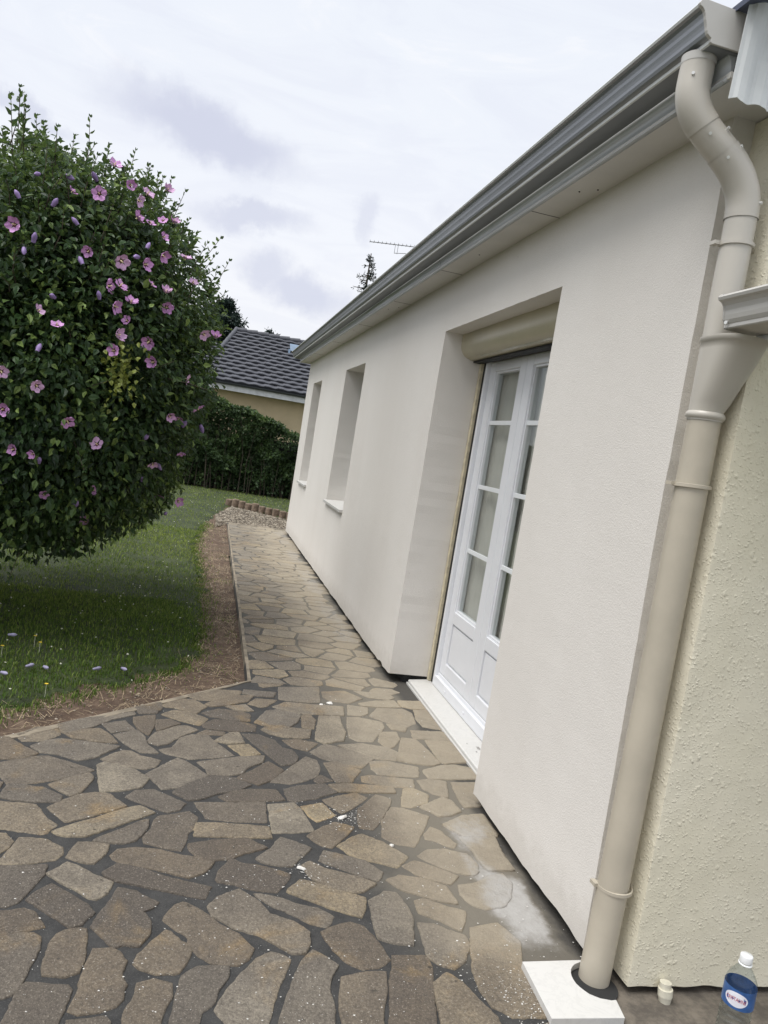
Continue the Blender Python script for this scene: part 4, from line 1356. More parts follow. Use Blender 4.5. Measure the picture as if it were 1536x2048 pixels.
def G(x, y, z):
    k = (round(x, 4), round(y, 4), round(z, 4))
    if k not in gid:
        gid[k] = len(gv)
        j = nz2(x + y, z, 23, 3) * 0.0022 + nz2(x + y, z, 5, 3) * 0.003
        jz = nz2(x, z, 14, 4) * 0.006 if z <= gz0 + 1e-5 else 0
        corner = 0.001 if (abs(x - gx0) < 1e-4 and abs(y - gy0) < 1e-4) else 0
        gv.append((x + j + corner, y + j + corner, z + jz))
    return gid[k]


gf = []
for i in range(nx):
    for j in range(nzz):
        gf.append((G(X[i], gy0, Z[j]), G(X[i + 1], gy0, Z[j]), G(X[i + 1], gy0, Z[j + 1]), G(X[i], gy0, Z[j + 1])))
Yb = [gy0 + (gy1 - gy0) * i / 8 for i in range(9)]
for i in range(8):
    for j in range(nzz):
        gf.append((G(gx0, Yb[i], Z[j]), G(gx0, Yb[i], Z[j + 1]), G(gx0, Yb[i + 1], Z[j + 1]), G(gx0, Yb[i + 1], Z[j])))
for i in range(nx):
    gf.append((G(X[i], gy0, gz0), G(X[i], gy1, gz0), G(X[i + 1], gy1, gz0), G(X[i + 1], gy0, gz0)))
gable = quick('gable_wall', gv, gf, M['beige'], house, smooth=True)
es = gable.modifiers.new('edges', 'EDGE_SPLIT'); es.split_angle = math.radians(50)
gable['label'] = 'older gable wall in shiny beige rough-cast'
mb = MB()
mb.box(0.11, 6.0, 1.90, 1.99, -0.09, 0.030)
mb.build('gable_footing', M['concrete'], house)

# eaves: soffit, cove fascia, ogee gutter
mb = MB()
mb.box(-0.140, 0.16, 1.83, 11.42, 2.500, 2.515)
mb.box(0.16, 3.4, 1.80, 1.985, 2.498, 2.513)
sf = mb.build('soffit', M['soffit'], house)
for y in (3.1, 4.38, 5.55, 6.9, 8.4, 9.9):
    mb = MB()
    mb.box(-0.138, -0.001, y, y + 0.0022, 2.4985, 2.5005)
    mb.build('soffit_joint', M['rubber'], sf)
for (x, y) in ((-0.075, 2.78), (-0.03, 2.72), (-0.09, 5.9), (-0.045, 5.75), (-0.10, 7.3), (-0.07, 3.9)):
    mb = MB()
    mb.tube([(x, y, 2.4975), (x, y, 2.501)], 0.0035, 8)
    mb.build('soffit_screw', M['rubber'], sf)

fas = [(-0.150, 2.562), (-0.143, 2.556), (-0.137, 2.546), (-0.134, 2.534), (-0.1345, 2.522), (-0.1385, 2.510), (-0.146, 2.500), (-0.152, 2.4955), (-0.149, 2.4935), (-0.130, 2.4985), (-0.120, 2.562)]
mb = MB()
mb.extrude_y(fas, 1.845, 11.425, 0, segs=1, smooth=True)
fo = mb.build('fascia', M['fascia'], house)
for y in (4.40, 7.05, 9.6):
    mb = MB()
    mb.extrude_y([(x - .0008, z) for x, z in fas[:8]], y, y + 0.003, 0, closed=False)
    mb.build('fascia_joint', M['rubber'], fo)

ogee = [(-0.262, 2.651), (-0.265, 2.646), (-0.262, 2.640), (-0.254, 2.637), (-0.2475, 2.630), (-0.2435, 2.621), (-0.241, 2.612), (-0.2375, 2.604), (-0.2345, 2.596), (-0.2325, 2.588),
        (-0.2285, 2.580), (-0.222, 2.5755), (-0.2165, 2.573), (-0.2165, 2.5635), (-0.212, 2.561), (-0.128, 2.561), (-0.128, 2.650), (-0.131, 2.650), (-0.131, 2.566),
        (-0.210, 2.566), (-0.222, 2.584), (-0.236, 2.612), (-0.242, 2.632), (-0.256, 2.646)]
mb = MB()
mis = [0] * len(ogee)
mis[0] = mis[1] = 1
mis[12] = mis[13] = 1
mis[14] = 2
M['soffit_g'] = M['gutter_base']
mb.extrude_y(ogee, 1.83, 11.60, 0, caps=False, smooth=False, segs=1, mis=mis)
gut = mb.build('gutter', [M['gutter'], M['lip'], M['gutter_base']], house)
cap = [p for p in ogee[:16]] + [(-0.128, 2.655), (-0.256, 2.659)]
mb = MB()
mb.extrude_y([(x * 1.0 - 0.001, z) for x, z in cap], 1.823, 1.834, 0)
mb.build('end_cap', M['gutter_cap'], gut, 0.001)
mb = MB()
mb.extrude_y([(x * 1.0 - 0.001, z) for x, z in cap], 11.594, 11.605, 0)
mb.build('end_cap', M['gutter_cap'], gut)

# main roof slab of small dark tiles
mb = MB()
slope = math.tan(math.radians(22))
rows = 22
mb2 = MB()
for r in range(rows):
    x0 = -0.165 + r * 0.26
    z0 = 2.668 + (x0 + 0.165) * slope
    cols = 34
    for c in range(cols):
        y0 = 1.70 + c * 0.29
        mb2.add([(x0, y0, z0), (x0 + .29, y0, z0 + .29 * slope - .02), (x0 + .29, y0 + .283, z0 + .29 * slope - .02), (x0, y0 + .283, z0),
                 (x0, y0, z0 - .016), (x0, y0 + .283, z0 - .016), (x0 + .29, y0, z0 + .29 * slope - .04), (x0 + .29, y0 + .283, z0 + .29 * slope - .04)],
                [(0, 3, 2, 1), (4, 5, 3, 0), (4, 0, 1, 6), (5, 7, 2, 3), (4, 6, 7, 5)])
mb2.build('roof', M['roof_dark'], house)

# white corrugated cladding under the gable verge, lower edge roughly snipped
mb = MB()
n = 220
vs, fs = [], []
for i in range(n + 1):
    x = -0.158 + i * 0.0095
    ph = (x + 0.158) / 0.062
    fr = ph - math.floor(ph)
    yoff = 0.007 * max(0.0, min(1.0, (0.5 - abs(fr - 0.5)) * 5 - 0.6))
    zbot = 2.428 + 0.0035 * math.sin(ph * 6.28) + 0.004 * nz2(x * 60, 0)
    for z in (zbot, 2.53, 2.672 + 0.1 * max(0, x)):
        sk = (z - 2.43) * 0.04
        vs.append((x + sk, 1.792 - yoff, z))
        vs.append((x + sk, 1.794 - yoff, z))
for i in range(n):
    a = i * 6
    for k in (0, 2):
        fs.append((a + k, a + 6 + k, a + 8 + k, a + 2 + k))
        fs.append((a + k + 1, a + 3 + k, a + 9 + k, a + 7 + k))
    fs.append((a, a + 1, a + 7, a + 6))
fs += [(0, 2, 3, 1), (2, 4, 5, 3)]
mb.add(vs, fs)
pan = mb.build('cladding_panel', M['panel'], house)
for x in (-0.062, 0.09, 0.242, 0.40):
    mb = MB()
    mb.tube([(x, 1.7755, 2.545), (x, 1.7785, 2.545), (x, 1.7790, 2.545), (x, 1.784, 2.545)], [0.0045, 0.0045, 0.0085, 0.0085], 14)
    mb.build('panel_screw', M['screw'], pan)
mb = MB()
mb.box(-0.125, 3.0, 1.806, 1.826, 2.516, 2.66)
mb.build('barge_board', M['soffit'], house)

# ---- rain pipe with swan neck, hopper and clips
PC = (0.010, 1.880)
pr = 0.0455
neck = [(-0.192, 1.905, 2.563), (-0.194, 1.905, 2.515), (-0.1945, 1.903, 2.475), (-0.187, 1.900, 2.445), (-0.172, 1.897, 2.418), (-0.150, 1.893, 2.393)]
neck2 = [(-0.166, 1.8955, 2.407), (-0.150, 1.893, 2.3935), (-0.118, 1.8895, 2.368), (-0.086, 1.886, 2.344), (-0.070, 1.8845, 2.332)]
neck3 = [(-0.086, 1.886, 2.344), (-0.055, 1.883, 2.318), (-0.030, 1.881, 2.290), (-0.010, 1.880, 2.256), (0.0, 1.880, 2.222), (0.003, 1.880, 2.185)]
dp = empty('downpipe', (0.01, 1.88, 0))
dp.parent = house
dp.matrix_parent_inverse = house.matrix_basis.inverted()
bpy.context.view_layer.update()


def kid(mb, name, m, parent, bevel=0.0):
    o = mb.build(name, m, None, bevel)
    o.parent = parent
    o.matrix_parent_inverse = parent.matrix_world.inverted()
    return o


def smooth_path(pts, k=5):
    out = []
    P4 = [Vector(p) for p in pts]
    P4 = [P4[0] * 2 - P4[1]] + P4 + [P4[-1] * 2 - P4[-2]]
    for i in range(1, len(P4) - 2):
        for j in range(k):
            t = j / k
            a, b, c, d = P4[i - 1:i + 3]
            out.append(0.5 * ((2 * b) + (-a + c) * t + (2 * a - 5 * b + 4 * c - d) * t * t + (-a + 3 * b - 3 * c + d) * t ** 3))
    out.append(P4[-2])
    return out


mb = MB(); mb.tube(smooth_path(neck), 0.0435, 40, cap=False); kid(mb, 'elbow', M['pipe_top'], dp)
mb = MB(); mb.tube(smooth_path(neck2), 0.0418, 40, cap=False); kid(mb, 'elbow_sleeve', M['pipe_top'], dp)
mb = MB(); mb.tube(smooth_path(neck3), 0.0437, 40, cap=False); kid(mb, 'elbow', M['pipe_top'], dp)
mb = MB(); mb.tube([(0.003, 1.88, 2.20), (0.003, 1.88, 2.0), (0.004, 1.88, 1.80)], 0.0410, 40, cap=False); kid(mb, 'pipe', M['pipe_top'], dp)
mb = MB(); mb.tube([(-0.192, 1.905, 2.566), (-0.192, 1.905, 2.545)], 0.0450, 40, cap=False); kid(mb, 'outlet', M['gutter_cap'], dp)
# hopper: oval mouth drawn down to the round pipe
mb = MB()
n = 48
rings = []
for k, (t, z) in enumerate(((0.0, 1.862), (0.0, 1.850), (0.03, 1.848), (0.12, 1.83), (0.35, 1.785), (0.6, 1.74), (0.85, 1.69), (1.0, 1.668), (1.0, 1.640))):
    ring = []
    for i in range(n):
        a = 2 * math.pi * i / n
        ca, sa = math.cos(a), math.sin(a)
        e = 0.62
        sx = (abs(ca) ** e) * (1 if ca > 0 else -1)
        sy = (abs(sa) ** e) * (1 if sa > 0 else -1)
        topx, topy = 0.026 + 0.072 * sx, 1.838 + 0.078 * sy
        rr = 0.0465
        bx, by = PC[0] + rr * ca, PC[1] + rr * sa
        x, y = topx + (bx - topx) * t, topy + (by - topy) * t
        if k < 2:
            x = 0.026 + (x - 0.026) * 1.045
            y = 1.838 + (y - 1.838) * 1.045
        ring.append((x, y, z))
    rings.append(ring)
mb.add([p for r in rings for p in r], [(i * n + k, i * n + (k + 1) % n, (i + 1) * n + (k + 1) % n, (i + 1) * n + k) for i in range(len(rings) - 1) for k in range(n)], 0, True)
hop = kid(mb, 'hopper', M['pipe_top'], dp)
mb = MB()
mb.tube([(PC[0], PC[1], z) for z in (1.664, 1.660, 1.654, 1.648, 1.644)], [0.0470, 0.0515, 0.0525, 0.0515, 0.0470], 40, cap=False)
kid(mb, 'pipe_collar', M['pipe_top'], dp)
mb = MB()
mb.tube([(PC[0], PC[1], 1.655), (PC[0], PC[1], 0.9), (PC[0] - .004, PC[1] - .001, 0.4), (PC[0] - 0.012, PC[1] - .003, -0.06)], pr - .001, 48, cap=False)
kid(mb, 'pipe', M['pipe'], dp)


def clip(z, x=PC[0], r=0.0475, m='pipe'):
    mb = MB()
    ring = []
    n = 30
    for i in range(n + 1):
        a = math.radians(-20 - 190 * i / n)       # an open band round the front, ending in a lug on the wall side
        ring.append((x + r * math.cos(a), PC[1] + r * math.sin(a)))
    ring = [(x + 0.064, PC[1] + 0.03), (x + 0.056, PC[1] + 0.005)] + ring
    vs = []
    for i, (a, b) in enumerate(ring):
        da, db = a - x, b - PC[1]
        L = math.hypot(da, db)
        for rr, dz in ((0.0, -0.0055), (0.0042, -0.0045), (0.0042, 0.0045), (0.0, 0.0055)):
            vs.append((a + da / L * rr, b + db / L * rr, z + dz - 0.004 * (i / len(ring))))
    fs = []
    for i in range(len(ring) - 1):
        for k in range(4):
            fs.append((i * 4 + k, i * 4 + (k + 1) % 4, i * 4 + 4 + (k + 1) % 4, i * 4 + 4 + k))
    mb.add(vs, fs, 0, False)
    m2 = len(vs)
    mb.box(x - 0.062, x - 0.047, PC[1] + 0.004, PC[1] + 0.030, z - 0.007, z + 0.003)
    return kid(mb, 'pipe_clip', M[m], dp)


clip(1.462)
clip(0.290)
clip(2.118, 0.004, 0.0425, 'pipe_top')
for (x, y, z, nx_, ny_, nz_) in ((-0.222, 1.870, 2.505, -.6, -.8, 0), (-0.106, 1.850, 2.388, .1, -.9, .4), (-0.060, 1.848, 2.352, .25, -.9, .35), (0.026, 1.843, 2.225, .5, -.85, 0), (-0.150, 1.857, 2.367, -.4, -.85, -.3), (-0.09, 1.850, 2.318, -.4, -.85, -.3)):
    d = Vector((nx_, ny_, nz_)).normalized() * 0.004
    mb = MB()
    mb.tube([Vector((x, y, z)) - d, Vector((x, y, z)) + d], 0.0042, 10)
    kid(mb, 'pipe_screw', M['screw'], dp)

# small capped drain stub at the foot of the gable
mb = MB()
mb.tube([(0.178, 1.800, 0.052), (0.178, 1.798, 0.030)], 0.0165, 22)
mb.tube([(0.178, 1.796, 0.036), (0.179, 1.794, 0.016)], 0.0205, 22)
mb.tube([(0.179, 1.794, 0.016), (0.180, 1.792, -0.002)], [0.0195, 0.0165], 22)
mb.build('drain_stub', M['cap_white'], house)

# ---- sills
for a, b, zb, zt in OPEN[1:]:
    mb = MB()
    nseg = 8
    prof = [(-0.032, zb - 0.022), (-0.034, zb + 0.004), (0.262, zb + 0.022), (0.262, zb - 0.022)]
    mb.extrude_y(prof, a + 0.003, b - 0.003)
    mb.build('window_sill', M['marble'], house, 0.002)
mb = MB()
mb.extrude_y([(0.132, -0.01), (0.130, 0.024), (0.136, 0.0285), (0.300, 0.043), (0.300, -0.01)], 2.956, 4.534)
mb.extrude_y([(0.120, -0.012), (0.120, 0.012), (0.1295, 0.012), (0.1295, -0.012)], 2.956, 4.534)
th = mb.build('threshold', M['marble'], house, 0.0015)
mscuff = simple('grey scuff', (0.30, 0.29, 0.27), 0.8, 0, .3, 90)
for (x, y, r_) in ((0.215, 3.47, .022), (0.240, 3.445, .013), (0.190, 3.43, .010), (0.235, 3.40, .007), (0.175, 3.53, .007)):
    mb = MB()
    ring = [(x + r_ * 1.0 * (0.7 + .8 * nz2(math.cos(k), math.sin(k), 1.4, x * 99)) * math.cos(k * 6.283 / 14) * .55, y + r_ * 1.2 * (0.7 + .8 * nz2(k * .9, 0, 1.0, y * 9)) * math.sin(k * 6.283 / 14)) for k in range(14)]
    mb.add([(p, q, 0.0285 + (p - .136) * .0884 + .0012) for p, q in ring], [tuple(range(14))])
    mb.build('scuff_mark', mscuff, th)

# ---- french door, opening 2.952..4.538 at x 0.26
YF0, YF1 = 2.958, 4.532
XF = 0.262
door = empty('french_door', (XF, 3.75, 0.04))
door.parent = house
door.matrix_parent_inverse = house.matrix_basis.inverted()
bpy.context.view_layer.update()
for ya, yb in ((4.500, 4.534), (2.955, 2.990)):
    mb = MB()
    mb.box(XF - 0.012, XF + 0.03, ya, yb, 0.043, 2.045)
    kid(mb, 'edge_strip', M['reveal_caulk'], door)
for ya, yb in ((4.452, 4.4995), (2.9905, 3.03)):
    mb = MB()
    mb.box(XF + 0.004, XF + 0.04, ya, yb, 0.043, 2.045)
    kid(mb, 'shutter_rail', M['rubber'], door)
mb = MB()
mb.box(XF - 0.002, XF + 0.07, 4.425, 4.4515, 0.043, 2.05)
mb.box(XF - 0.002, XF + 0.07, 3.0305, 3.06, 0.043, 2.05)
mb.box(XF - 0.002, XF + 0.07, 3.0602, 4.4248, 0.043, 0.105)
mb.box(XF + 0.018, XF + 0.07, 3.0602, 4.4248, 0.1052, 0.125)
kid(mb, 'door_frame', M['pvc_white'], door, 0.003)
XL = XF + 0.022


def leaf(a, b, first):
    """one glazed leaf between y=a (near) and y=b (far)"""
    zb, zt = 0.128, 2.045
    mb = MB()
    sw = 0.088
    mb.box(XL, XL + 0.055, b - sw, b, zb, zt)
    mb.box(XL, XL + 0.055, a, a + sw, zb, zt)
    mb.box(XL + .0006, XL + 0.0544, a + sw, b - sw, 1.985, zt)
    mb.box(XL + .0006, XL + 0.0544, a + sw, b - sw, 0.455, 0.530)
    mb.box(XL + .0006, XL + 0.0544, a + sw, b - sw, zb, 0.205)
    o = kid(mb, 'door_leaf', M['pvc_white'], door, 0.0045)
    bpy.context.view_layer.update()
    mb = MB()
    # stepped glazing bead and the raised infill panel
    for (ya, yb, za, zb_) in ((a + sw, b - sw, 0.5302, 1.9848),):
        for w1, d in ((0.012, 0.010),):
            mb.box(XL + d, XL + .045, ya, ya + w1, za, zb_)
            mb.box(XL + d, XL + .045, yb - w1, yb, za, zb_)
            mb.box(XL + d, XL + .045, ya + w1, yb - w1, za, za + w1)
            mb.box(XL + d, XL + .045, ya + w1, yb - w1, zb_ - w1, zb_)
    kid(mb, 'glazing_bead', M['pvc_white'], o, 0.002)
    mb = MB()
    mb.box(XL + 0.016, XL + 0.04, a + sw, b - sw, 0.2052, 0.4548)
    mb.box(XL + 0.008, XL + 0.0158, a + sw + .010, b - sw - .010, 0.216, 0.444)
    kid(mb, 'infill_panel', M['pvc_white'], o, 0.003)
    for z in (0.912, 1.300, 1.682):
        mb = MB()
        mb.box(XL + 0.012, XL + 0.024, a + sw + .012, b - sw - .012, z - 0.0125, z + 0.0125)
        kid(mb, 'glazing_bar', M['muntin'], o, 0.002)
    mb = MB()
    mb.box(XL + 0.0255, XL + 0.0295, a + sw + .012, b - sw - .012, 0.5422, 1.9728)
    kid(mb, 'glass_pane', M['glass'], o)
    return o


leaf(3.876, 4.424, True)
leaf(3.062, 3.8735, False)
for (y, z) in ((4.20, 0.075), (3.86, 0.075), (3.5, 0.075)):
    mb = MB()
    mb.box(XF - 0.0055, XF - 0.002, y - .014, y + .014, z - .004, z + .004)
    kid(mb, 'drain_cover', M['pvc_white'], door)

# pleated voile curtain behind the glass
mb = MB()
vs, fs = [], []
k = 0
n = 300
for i in range(n + 1):
    y = 3.05 + (4.42 - 3.05) * i / n
    x = 0.356 + 0.006 * math.sin(y * 95) + 0.005 * math.sin(y * 41 + 1) + 0.004 * nz2(y, 0, 30)
    vs += [(x, y, 0.20), (x, y, 1.12), (x, y, 2.02)]
for i in range(n):
    a = i * 3
    fs += [(a, a + 3, a + 4, a + 1), (a + 1, a + 4, a + 5, a + 2)]
mb.add(vs, fs, 0, True)
mb.build('curtain', M['curtain'], house)
mb = MB()
mb.box(0.33, 1.2, 2.90, 2.95, -0.05, 2.3)
mb.box(0.33, 1.2, 4.54, 4.6, -0.05, 2.3)
mb.box(1.2, 1.25, 2.90, 4.6, -0.05, 2.3)
mb.box(0.33, 1.2, 2.95, 4.54, 2.25, 2.3)
mb.box(0.33, 1.2, 2.95, 4.54, -0.05, 0.0)
mb.build('inner_room', M['curtain'], house)

# roller shutter casing
cas = [(0.112, 2.196), (0.112, 2.135), (0.1135, 2.118), (0.119, 2.098), (0.129, 2.080), (0.143, 2.066), (0.160, 2.057), (0.180, 2.051), (0.262, 2.046), (0.262, 2.196)]
mb = MB()
mb.extrude_y(cas, 2.9545, 4.5355, 0, smooth=True)
sb = mb.build('shutter_casing', M['shutterbox'], house)
es = sb.modifiers.new('edges', 'EDGE_SPLIT'); es.split_angle = math.radians(50)
mb = MB()
mb.box(0.205, 0.258, 2.958, 4.532, 2.036, 2.0455)
mb.build('shutter_lip', M['rubber'], house)
# shallow ridge and wrinkle of the protective film on the casing
mb = MB()
mb.add([(0.1595, y, 2.0562 + 0.0008 * math.sin(y * 60)) for y in np.linspace(3.0, 4.3, 40)] + [(0.176, y, 2.0508) for y in np.linspace(3.0, 4.3, 40)],
       [(i, i + 1, i + 41, i + 40) for i in range(39)], 0, True)
mb.build('film_wrinkle', simple('clear film', (0.60, 0.57, 0.47), 0.12, 0, .1, 40), sb)

# recessed windows
for a, b, zb, zt in OPEN[1:]:
    wdw = empty('window', (0.27, (a + b) / 2, zb))
    wdw.parent = house
    wdw.matrix_parent_inverse = house.matrix_basis.inverted()
    bpy.context.view_layer.update()
    mb = MB()
    x0, x1 = 0.245, 0.295
    mb.box(x0, x1, a + .001, a + .06, zb + .02, zt - .001)
    mb.box(x0, x1, b - .06, b - .001, zb + .02, zt - .001)
    mb.box(x0 + .001, x1 - .001, a + .06, b - .06, zt - .065, zt - .001)
    mb.box(x0 + .001, x1 - .001, a + .06, b - .06, zb + .02, zb + .085)
    mb.box(x0 + .001, x1 - .001, (a + b) / 2 - .05, (a + b) / 2 + .05, zb + .085, zt - .065)
    kid(mb, 'window_frame', M['pvc_white'], wdw, 0.003)
    for c, d in ((a + .06, (a + b) / 2 - .05), ((a + b) / 2 + .05, b - .06)):
        mb = MB()
        mb.box(0.268, 0.272, c, d, zb + .085, zt - .065)
        kid(mb, 'glass_pane', M['glass'], wdw)
    mb = MB()
    mb.box(0.44, 0.45, a - .1, b + .1, zb - .1, zt + .1)
    mb.box(0.30, 0.44, a - .1, a - .09, zb - .1, zt + .1)
    mb.box(0.30, 0.44, b + .09, b + .1, zb - .1, zt + .1)
    mb.box(0.30, 0.44, a - .09, b + .09, zt + .09, zt + .1)
    mb.build('window_blind', M['curtain'], house)

# ------------------------------------------------------------------ lean-to roof in front of the gable
lean = tag(empty('porch_roof', (1.0, 1.0, 1.9)), 'lean-to roof edge with short beige gutter at the right of the frame', 'porch roof')
og2 = [(-0.066, 1.957), (-0.070, 1.951), (-0.067, 1.944), (-0.058, 1.940), (-0.051, 1.932), (-0.0475, 1.920), (-0.0465, 1.908), (-0.044, 1.897), (-0.039, 1.889), (-0.037, 1.887), (-0.037, 1.878), (-0.034, 1.875),
       (0.050, 1.873), (0.050, 1.955), (0.047, 1.955), (0.047, 1.878), (-0.030, 1.880), (-0.040, 1.905), (-0.045, 1.935), (-0.060, 1.952)]
mb = MB()
mb.extrude_y(og2, 0.35, 1.800, 0, caps=False)
g2 = mb.build('gutter', M['gutter_cap'], lean)
mb = MB()
mb.extrude_y([(x - .001, z) for x, z in og2[:13]] + [(0.049, 1.96), (-0.060, 1.962)], 1.7995, 1.806, 0)
mb.build('end_cap', M['gutter_cap'], g2)
mb = MB()
mb.tube([(-0.043, 1.790, 1.889), (-0.047, 1.789, 1.889)], 0.005, 12)
mb.build('rivet', M['screw'], g2)
mb = MB()
n = 60
vs, fs = [], []
for i in range(n + 1):
    y = 0.36 + (1.795 - 0.36) * i / n
    zz = 0.008 * math.sin(y * 82)
    vs += [(0.0, y, 1.968 + zz), (2.6, y, 2.30 + zz), (2.6, y, 2.304 + zz), (0.0, y, 1.972 + zz)]
for i in range(n):
    a = i * 4
    fs += [(a, a + 4, a + 5, a + 1), (a + 3, a + 2, a + 6, a + 7), (a, a + 3, a + 7, a + 4)]
mb.add(vs, fs, 0, True)
rm, rt, rb = new_mat('translucent sheet')
rb.inputs['Base Color'].default_value = (.75, .78, .78, 1)
rb.inputs['Transmission Weight'].default_value = 0.0
trn = rt.new('ShaderNodeBsdfTranslucent'); trn.inputs[0].default_value = (.85, .88, .88, 1)
mxx = rt.new('ShaderNodeMixShader'); mxx.inputs[0].default_value = .75
rt.link(rb.outputs[0], mxx.inputs[1]); rt.link(trn.outputs[0], mxx.inputs[2]); rt.link(mxx.outputs[0], rt.n['Material Output'].inputs[0])
mb.build('roof_sheet', rm, lean)
mb = MB()
mb.box(0.055, 0.10, 0.36, 1.795, 1.86, 1.955)
mb.build('edge_beam', M['far_white'], lean)
mb = MB()
mb.box(0.058, 0.098, 0.40, 0.45, -0.05, 1.86)
mb.build('post', M['far_white'], lean)
# bright metal flashing where the sheet meets the gable
mb = MB()
vs, fs = [], []
for i in range(40):
    x = 0.075 + i * 0.06
    z = 1.99 + (x) * .128
    vs += [(x, 1.795, z + .004 * nz2(x * 20, 0)), (x, 1.806 + .003 * nz2(x * 30, 1), z + .03), (x, 1.810, z + .085 + .006 * nz2(x * 25, 2))]
for i in range(39):
    a = i * 3
    fs += [(a, a + 3, a + 4, a + 1), (a + 1, a + 4, a + 5, a + 2)]
mb.add(vs, fs, 0, True)
mb.build('flashing', simple('aluminium flashing', (0.7, 0.72, 0.75), 0.25, 0.9, .1, 30), lean)

# ------------------------------------------------------------------ marble slab round the pipe foot
mb = MB()
outer = [(-0.209, 1.926), (-0.2195, 1.706), (-0.005, 1.703), (0.007, 1.769)]
arc = []
cxh, cyh, rh = -0.004, 1.848, 0.079
for k in range(19):
    a = math.radians(-82 - 200 * k / 18)
    rr = rh * (1 + 0.03 * nz2(k * .7, 0))
    arc.append((cxh + rr * math.cos(a), cyh + rr * math.sin(a)))
ol = outer + arc + [(0.005, 1.934)]
n = len(ol)
zt_ = 0.0235
mb.add([(x, y, zt_) for x, y in ol] + [(x, y, 0.0045) for x, y in ol], [tuple(range(n))] + [(i, i + n, (i + 1) % n + n, (i + 1) % n) for i in range(n)])
tag(mb.build('marble_slab', M['marble'], bevel=0.0015), 'white marble slab with a round cut-out at the foot of the downpipe', 'slab')
mb = MB()
mb.tube([(cxh - .012, cyh, 0.0075), (cxh - .012, cyh, 0.0062)], 0.068, 30)
tag(mb.build('drain_hole', M['dark'], bed), None)

# ------------------------------------------------------------------ water bottle
bx, by = 0.183, 1.541
bot = tag(empty('water_bottle', (bx, by, 0.006)), 'clear plastic water bottle with blue label and white cap by the gable wall', 'bottle')
prof = [(0.0, 0.004), (0.026, 0.001), (0.034, 0.006), (0.037, 0.014)]
z = 0.018
while z < 0.172:
    prof += [(0.0375, z), (0.0375, z + .006), (0.0352, z + .0095), (0.0352, z + .0125)]
    z += 0.0155
prof += [(0.0372, 0.186), (0.0372, 0.236), (0.0372, 0.240), (0.0360, 0.248), (0.0325, 0.257), (0.0265, 0.268), (0.0195, 0.279), (0.0145, 0.286), (0.0130, 0.291), (0.0130, 0.300)]
mb = MB()
mb.lathe(prof, (bx, by, 0.006), 40)
body = mb.build('bottle_body', M['pet'], bot)
wp_ = [(r * .965, z) for r, z in prof if z <= 0.175] + [(0.0, 0.175)]
mb = MB()
mb.lathe([(0.0381, 0.188), (0.0381, 0.238)], (bx, by, 0.006), 48)
lb = mb.build('label_band', M['label_blue'], bot)
mb = MB()
mb.lathe([(0.0150, 0.296), (0.0152, 0.297), (0.0152, 0.312), (0.0140, 0.3145), (0.0, 0.3148)], (bx, by, 0.006), 28)
mb.lathe([(0.0165, 0.2905), (0.0165, 0.2935), (0.0130, 0.2935)], (bx, by, 0.006), 28)
mb.build('cap', M['bottle_cap'], bot)
facing = math.atan2(-by, -1.3 - bx) - 0.10


def wrap(u, v, r):
    a = facing + u / r
    return (bx + r * math.cos(a), by + r * math.sin(a), 0.006 + 0.213 + v)


mb = MB()
n = 36
ring = [wrap(0.0285 * math.cos(2 * math.pi * k / n), 0.0185 * math.sin(2 * math.pi * k / n), 0.0385) for k in range(n)]
rin = [wrap(0.015 * math.cos(2 * math.pi * k / n), 0.0090 * math.sin(2 * math.pi * k / n), 0.0386) for k in range(n)]
mb.add(ring + rin + [wrap(0, 0, 0.03865)], [(k, (k + 1) % n, (k + 1) % n + n, k + n) for k in range(n)] + [(k + n, (k + 1) % n + n, 2 * n) for k in range(n)])
mb.build('label_oval', M['label_white'], lb)
fc = bpy.data.curves.new('label_text', 'FONT')
fc.body = 'CRISTALINE'
fc.size = 0.0115
fc.align_x = 'CENTER'
fc.align_y = 'CENTER'
fc.extrude = 0.0
to = bpy.data.objects.new('label_text_tmp', fc)
COL.objects.link(to)
bpy.context.view_layer.update()
dg = bpy.context.evaluated_depsgraph_get()
tm = bpy.data.meshes.new_from_object(to.evaluated_get(dg))
tv = [wrap(v.co.x * 0.80, v.co.y * 1.15 + 0.0008 - 3 * v.co.x ** 2, 0.0391) for v in tm.vertices]
tf = [tuple(p.vertices) for p in tm.polygons]
bpy.data.objects.remove(to)
mb = MB(); mb.add(tv, tf); mb.build('lettering', M['label_red'], lb)
# ------------------------------------------------------------------ hibiscus bush
BC = np.array([-2.47, 5.69, 1.735])
BR = np.array([1.18, 1.39, 1.29])
bush = tag(empty('hibiscus_bush', (-2.47, 5.69, 0)), 'large rounded hibiscus bush covered in mauve flowers on the lawn', 'bush')


def crown_r(d):
    """radius multiplier along unit direction d (lumpy crown)"""
    return 1.0 + 0.09 * mnoise.noise(Vector((d[0] * 2.3, d[1] * 2.3, d[2] * 2.3 + 5))) + 0.05 * mnoise.noise(Vector((d[0] * 6, d[1] * 6, d[2] * 6)))


# leaf clumps over the crown
NC = 760
cd = rand_dirs(NC)
cd = cd[(cd[:, 1] < 0.55) | (RNG.random(NC) < .5)]
cr = np.array([crown_r(d) for d in cd]) * (0.76 + 0.23 * RNG.random(len(cd)) ** 0.6) * (1.0 - 0.20 * np.clip(np.array([mnoise.noise(Vector(d) * 2.6 + Vector((3, 1, 7))) for d in cd]) * 2.2 - .15, 0, 1))
cp = BC + cd * BR * cr[:, None]
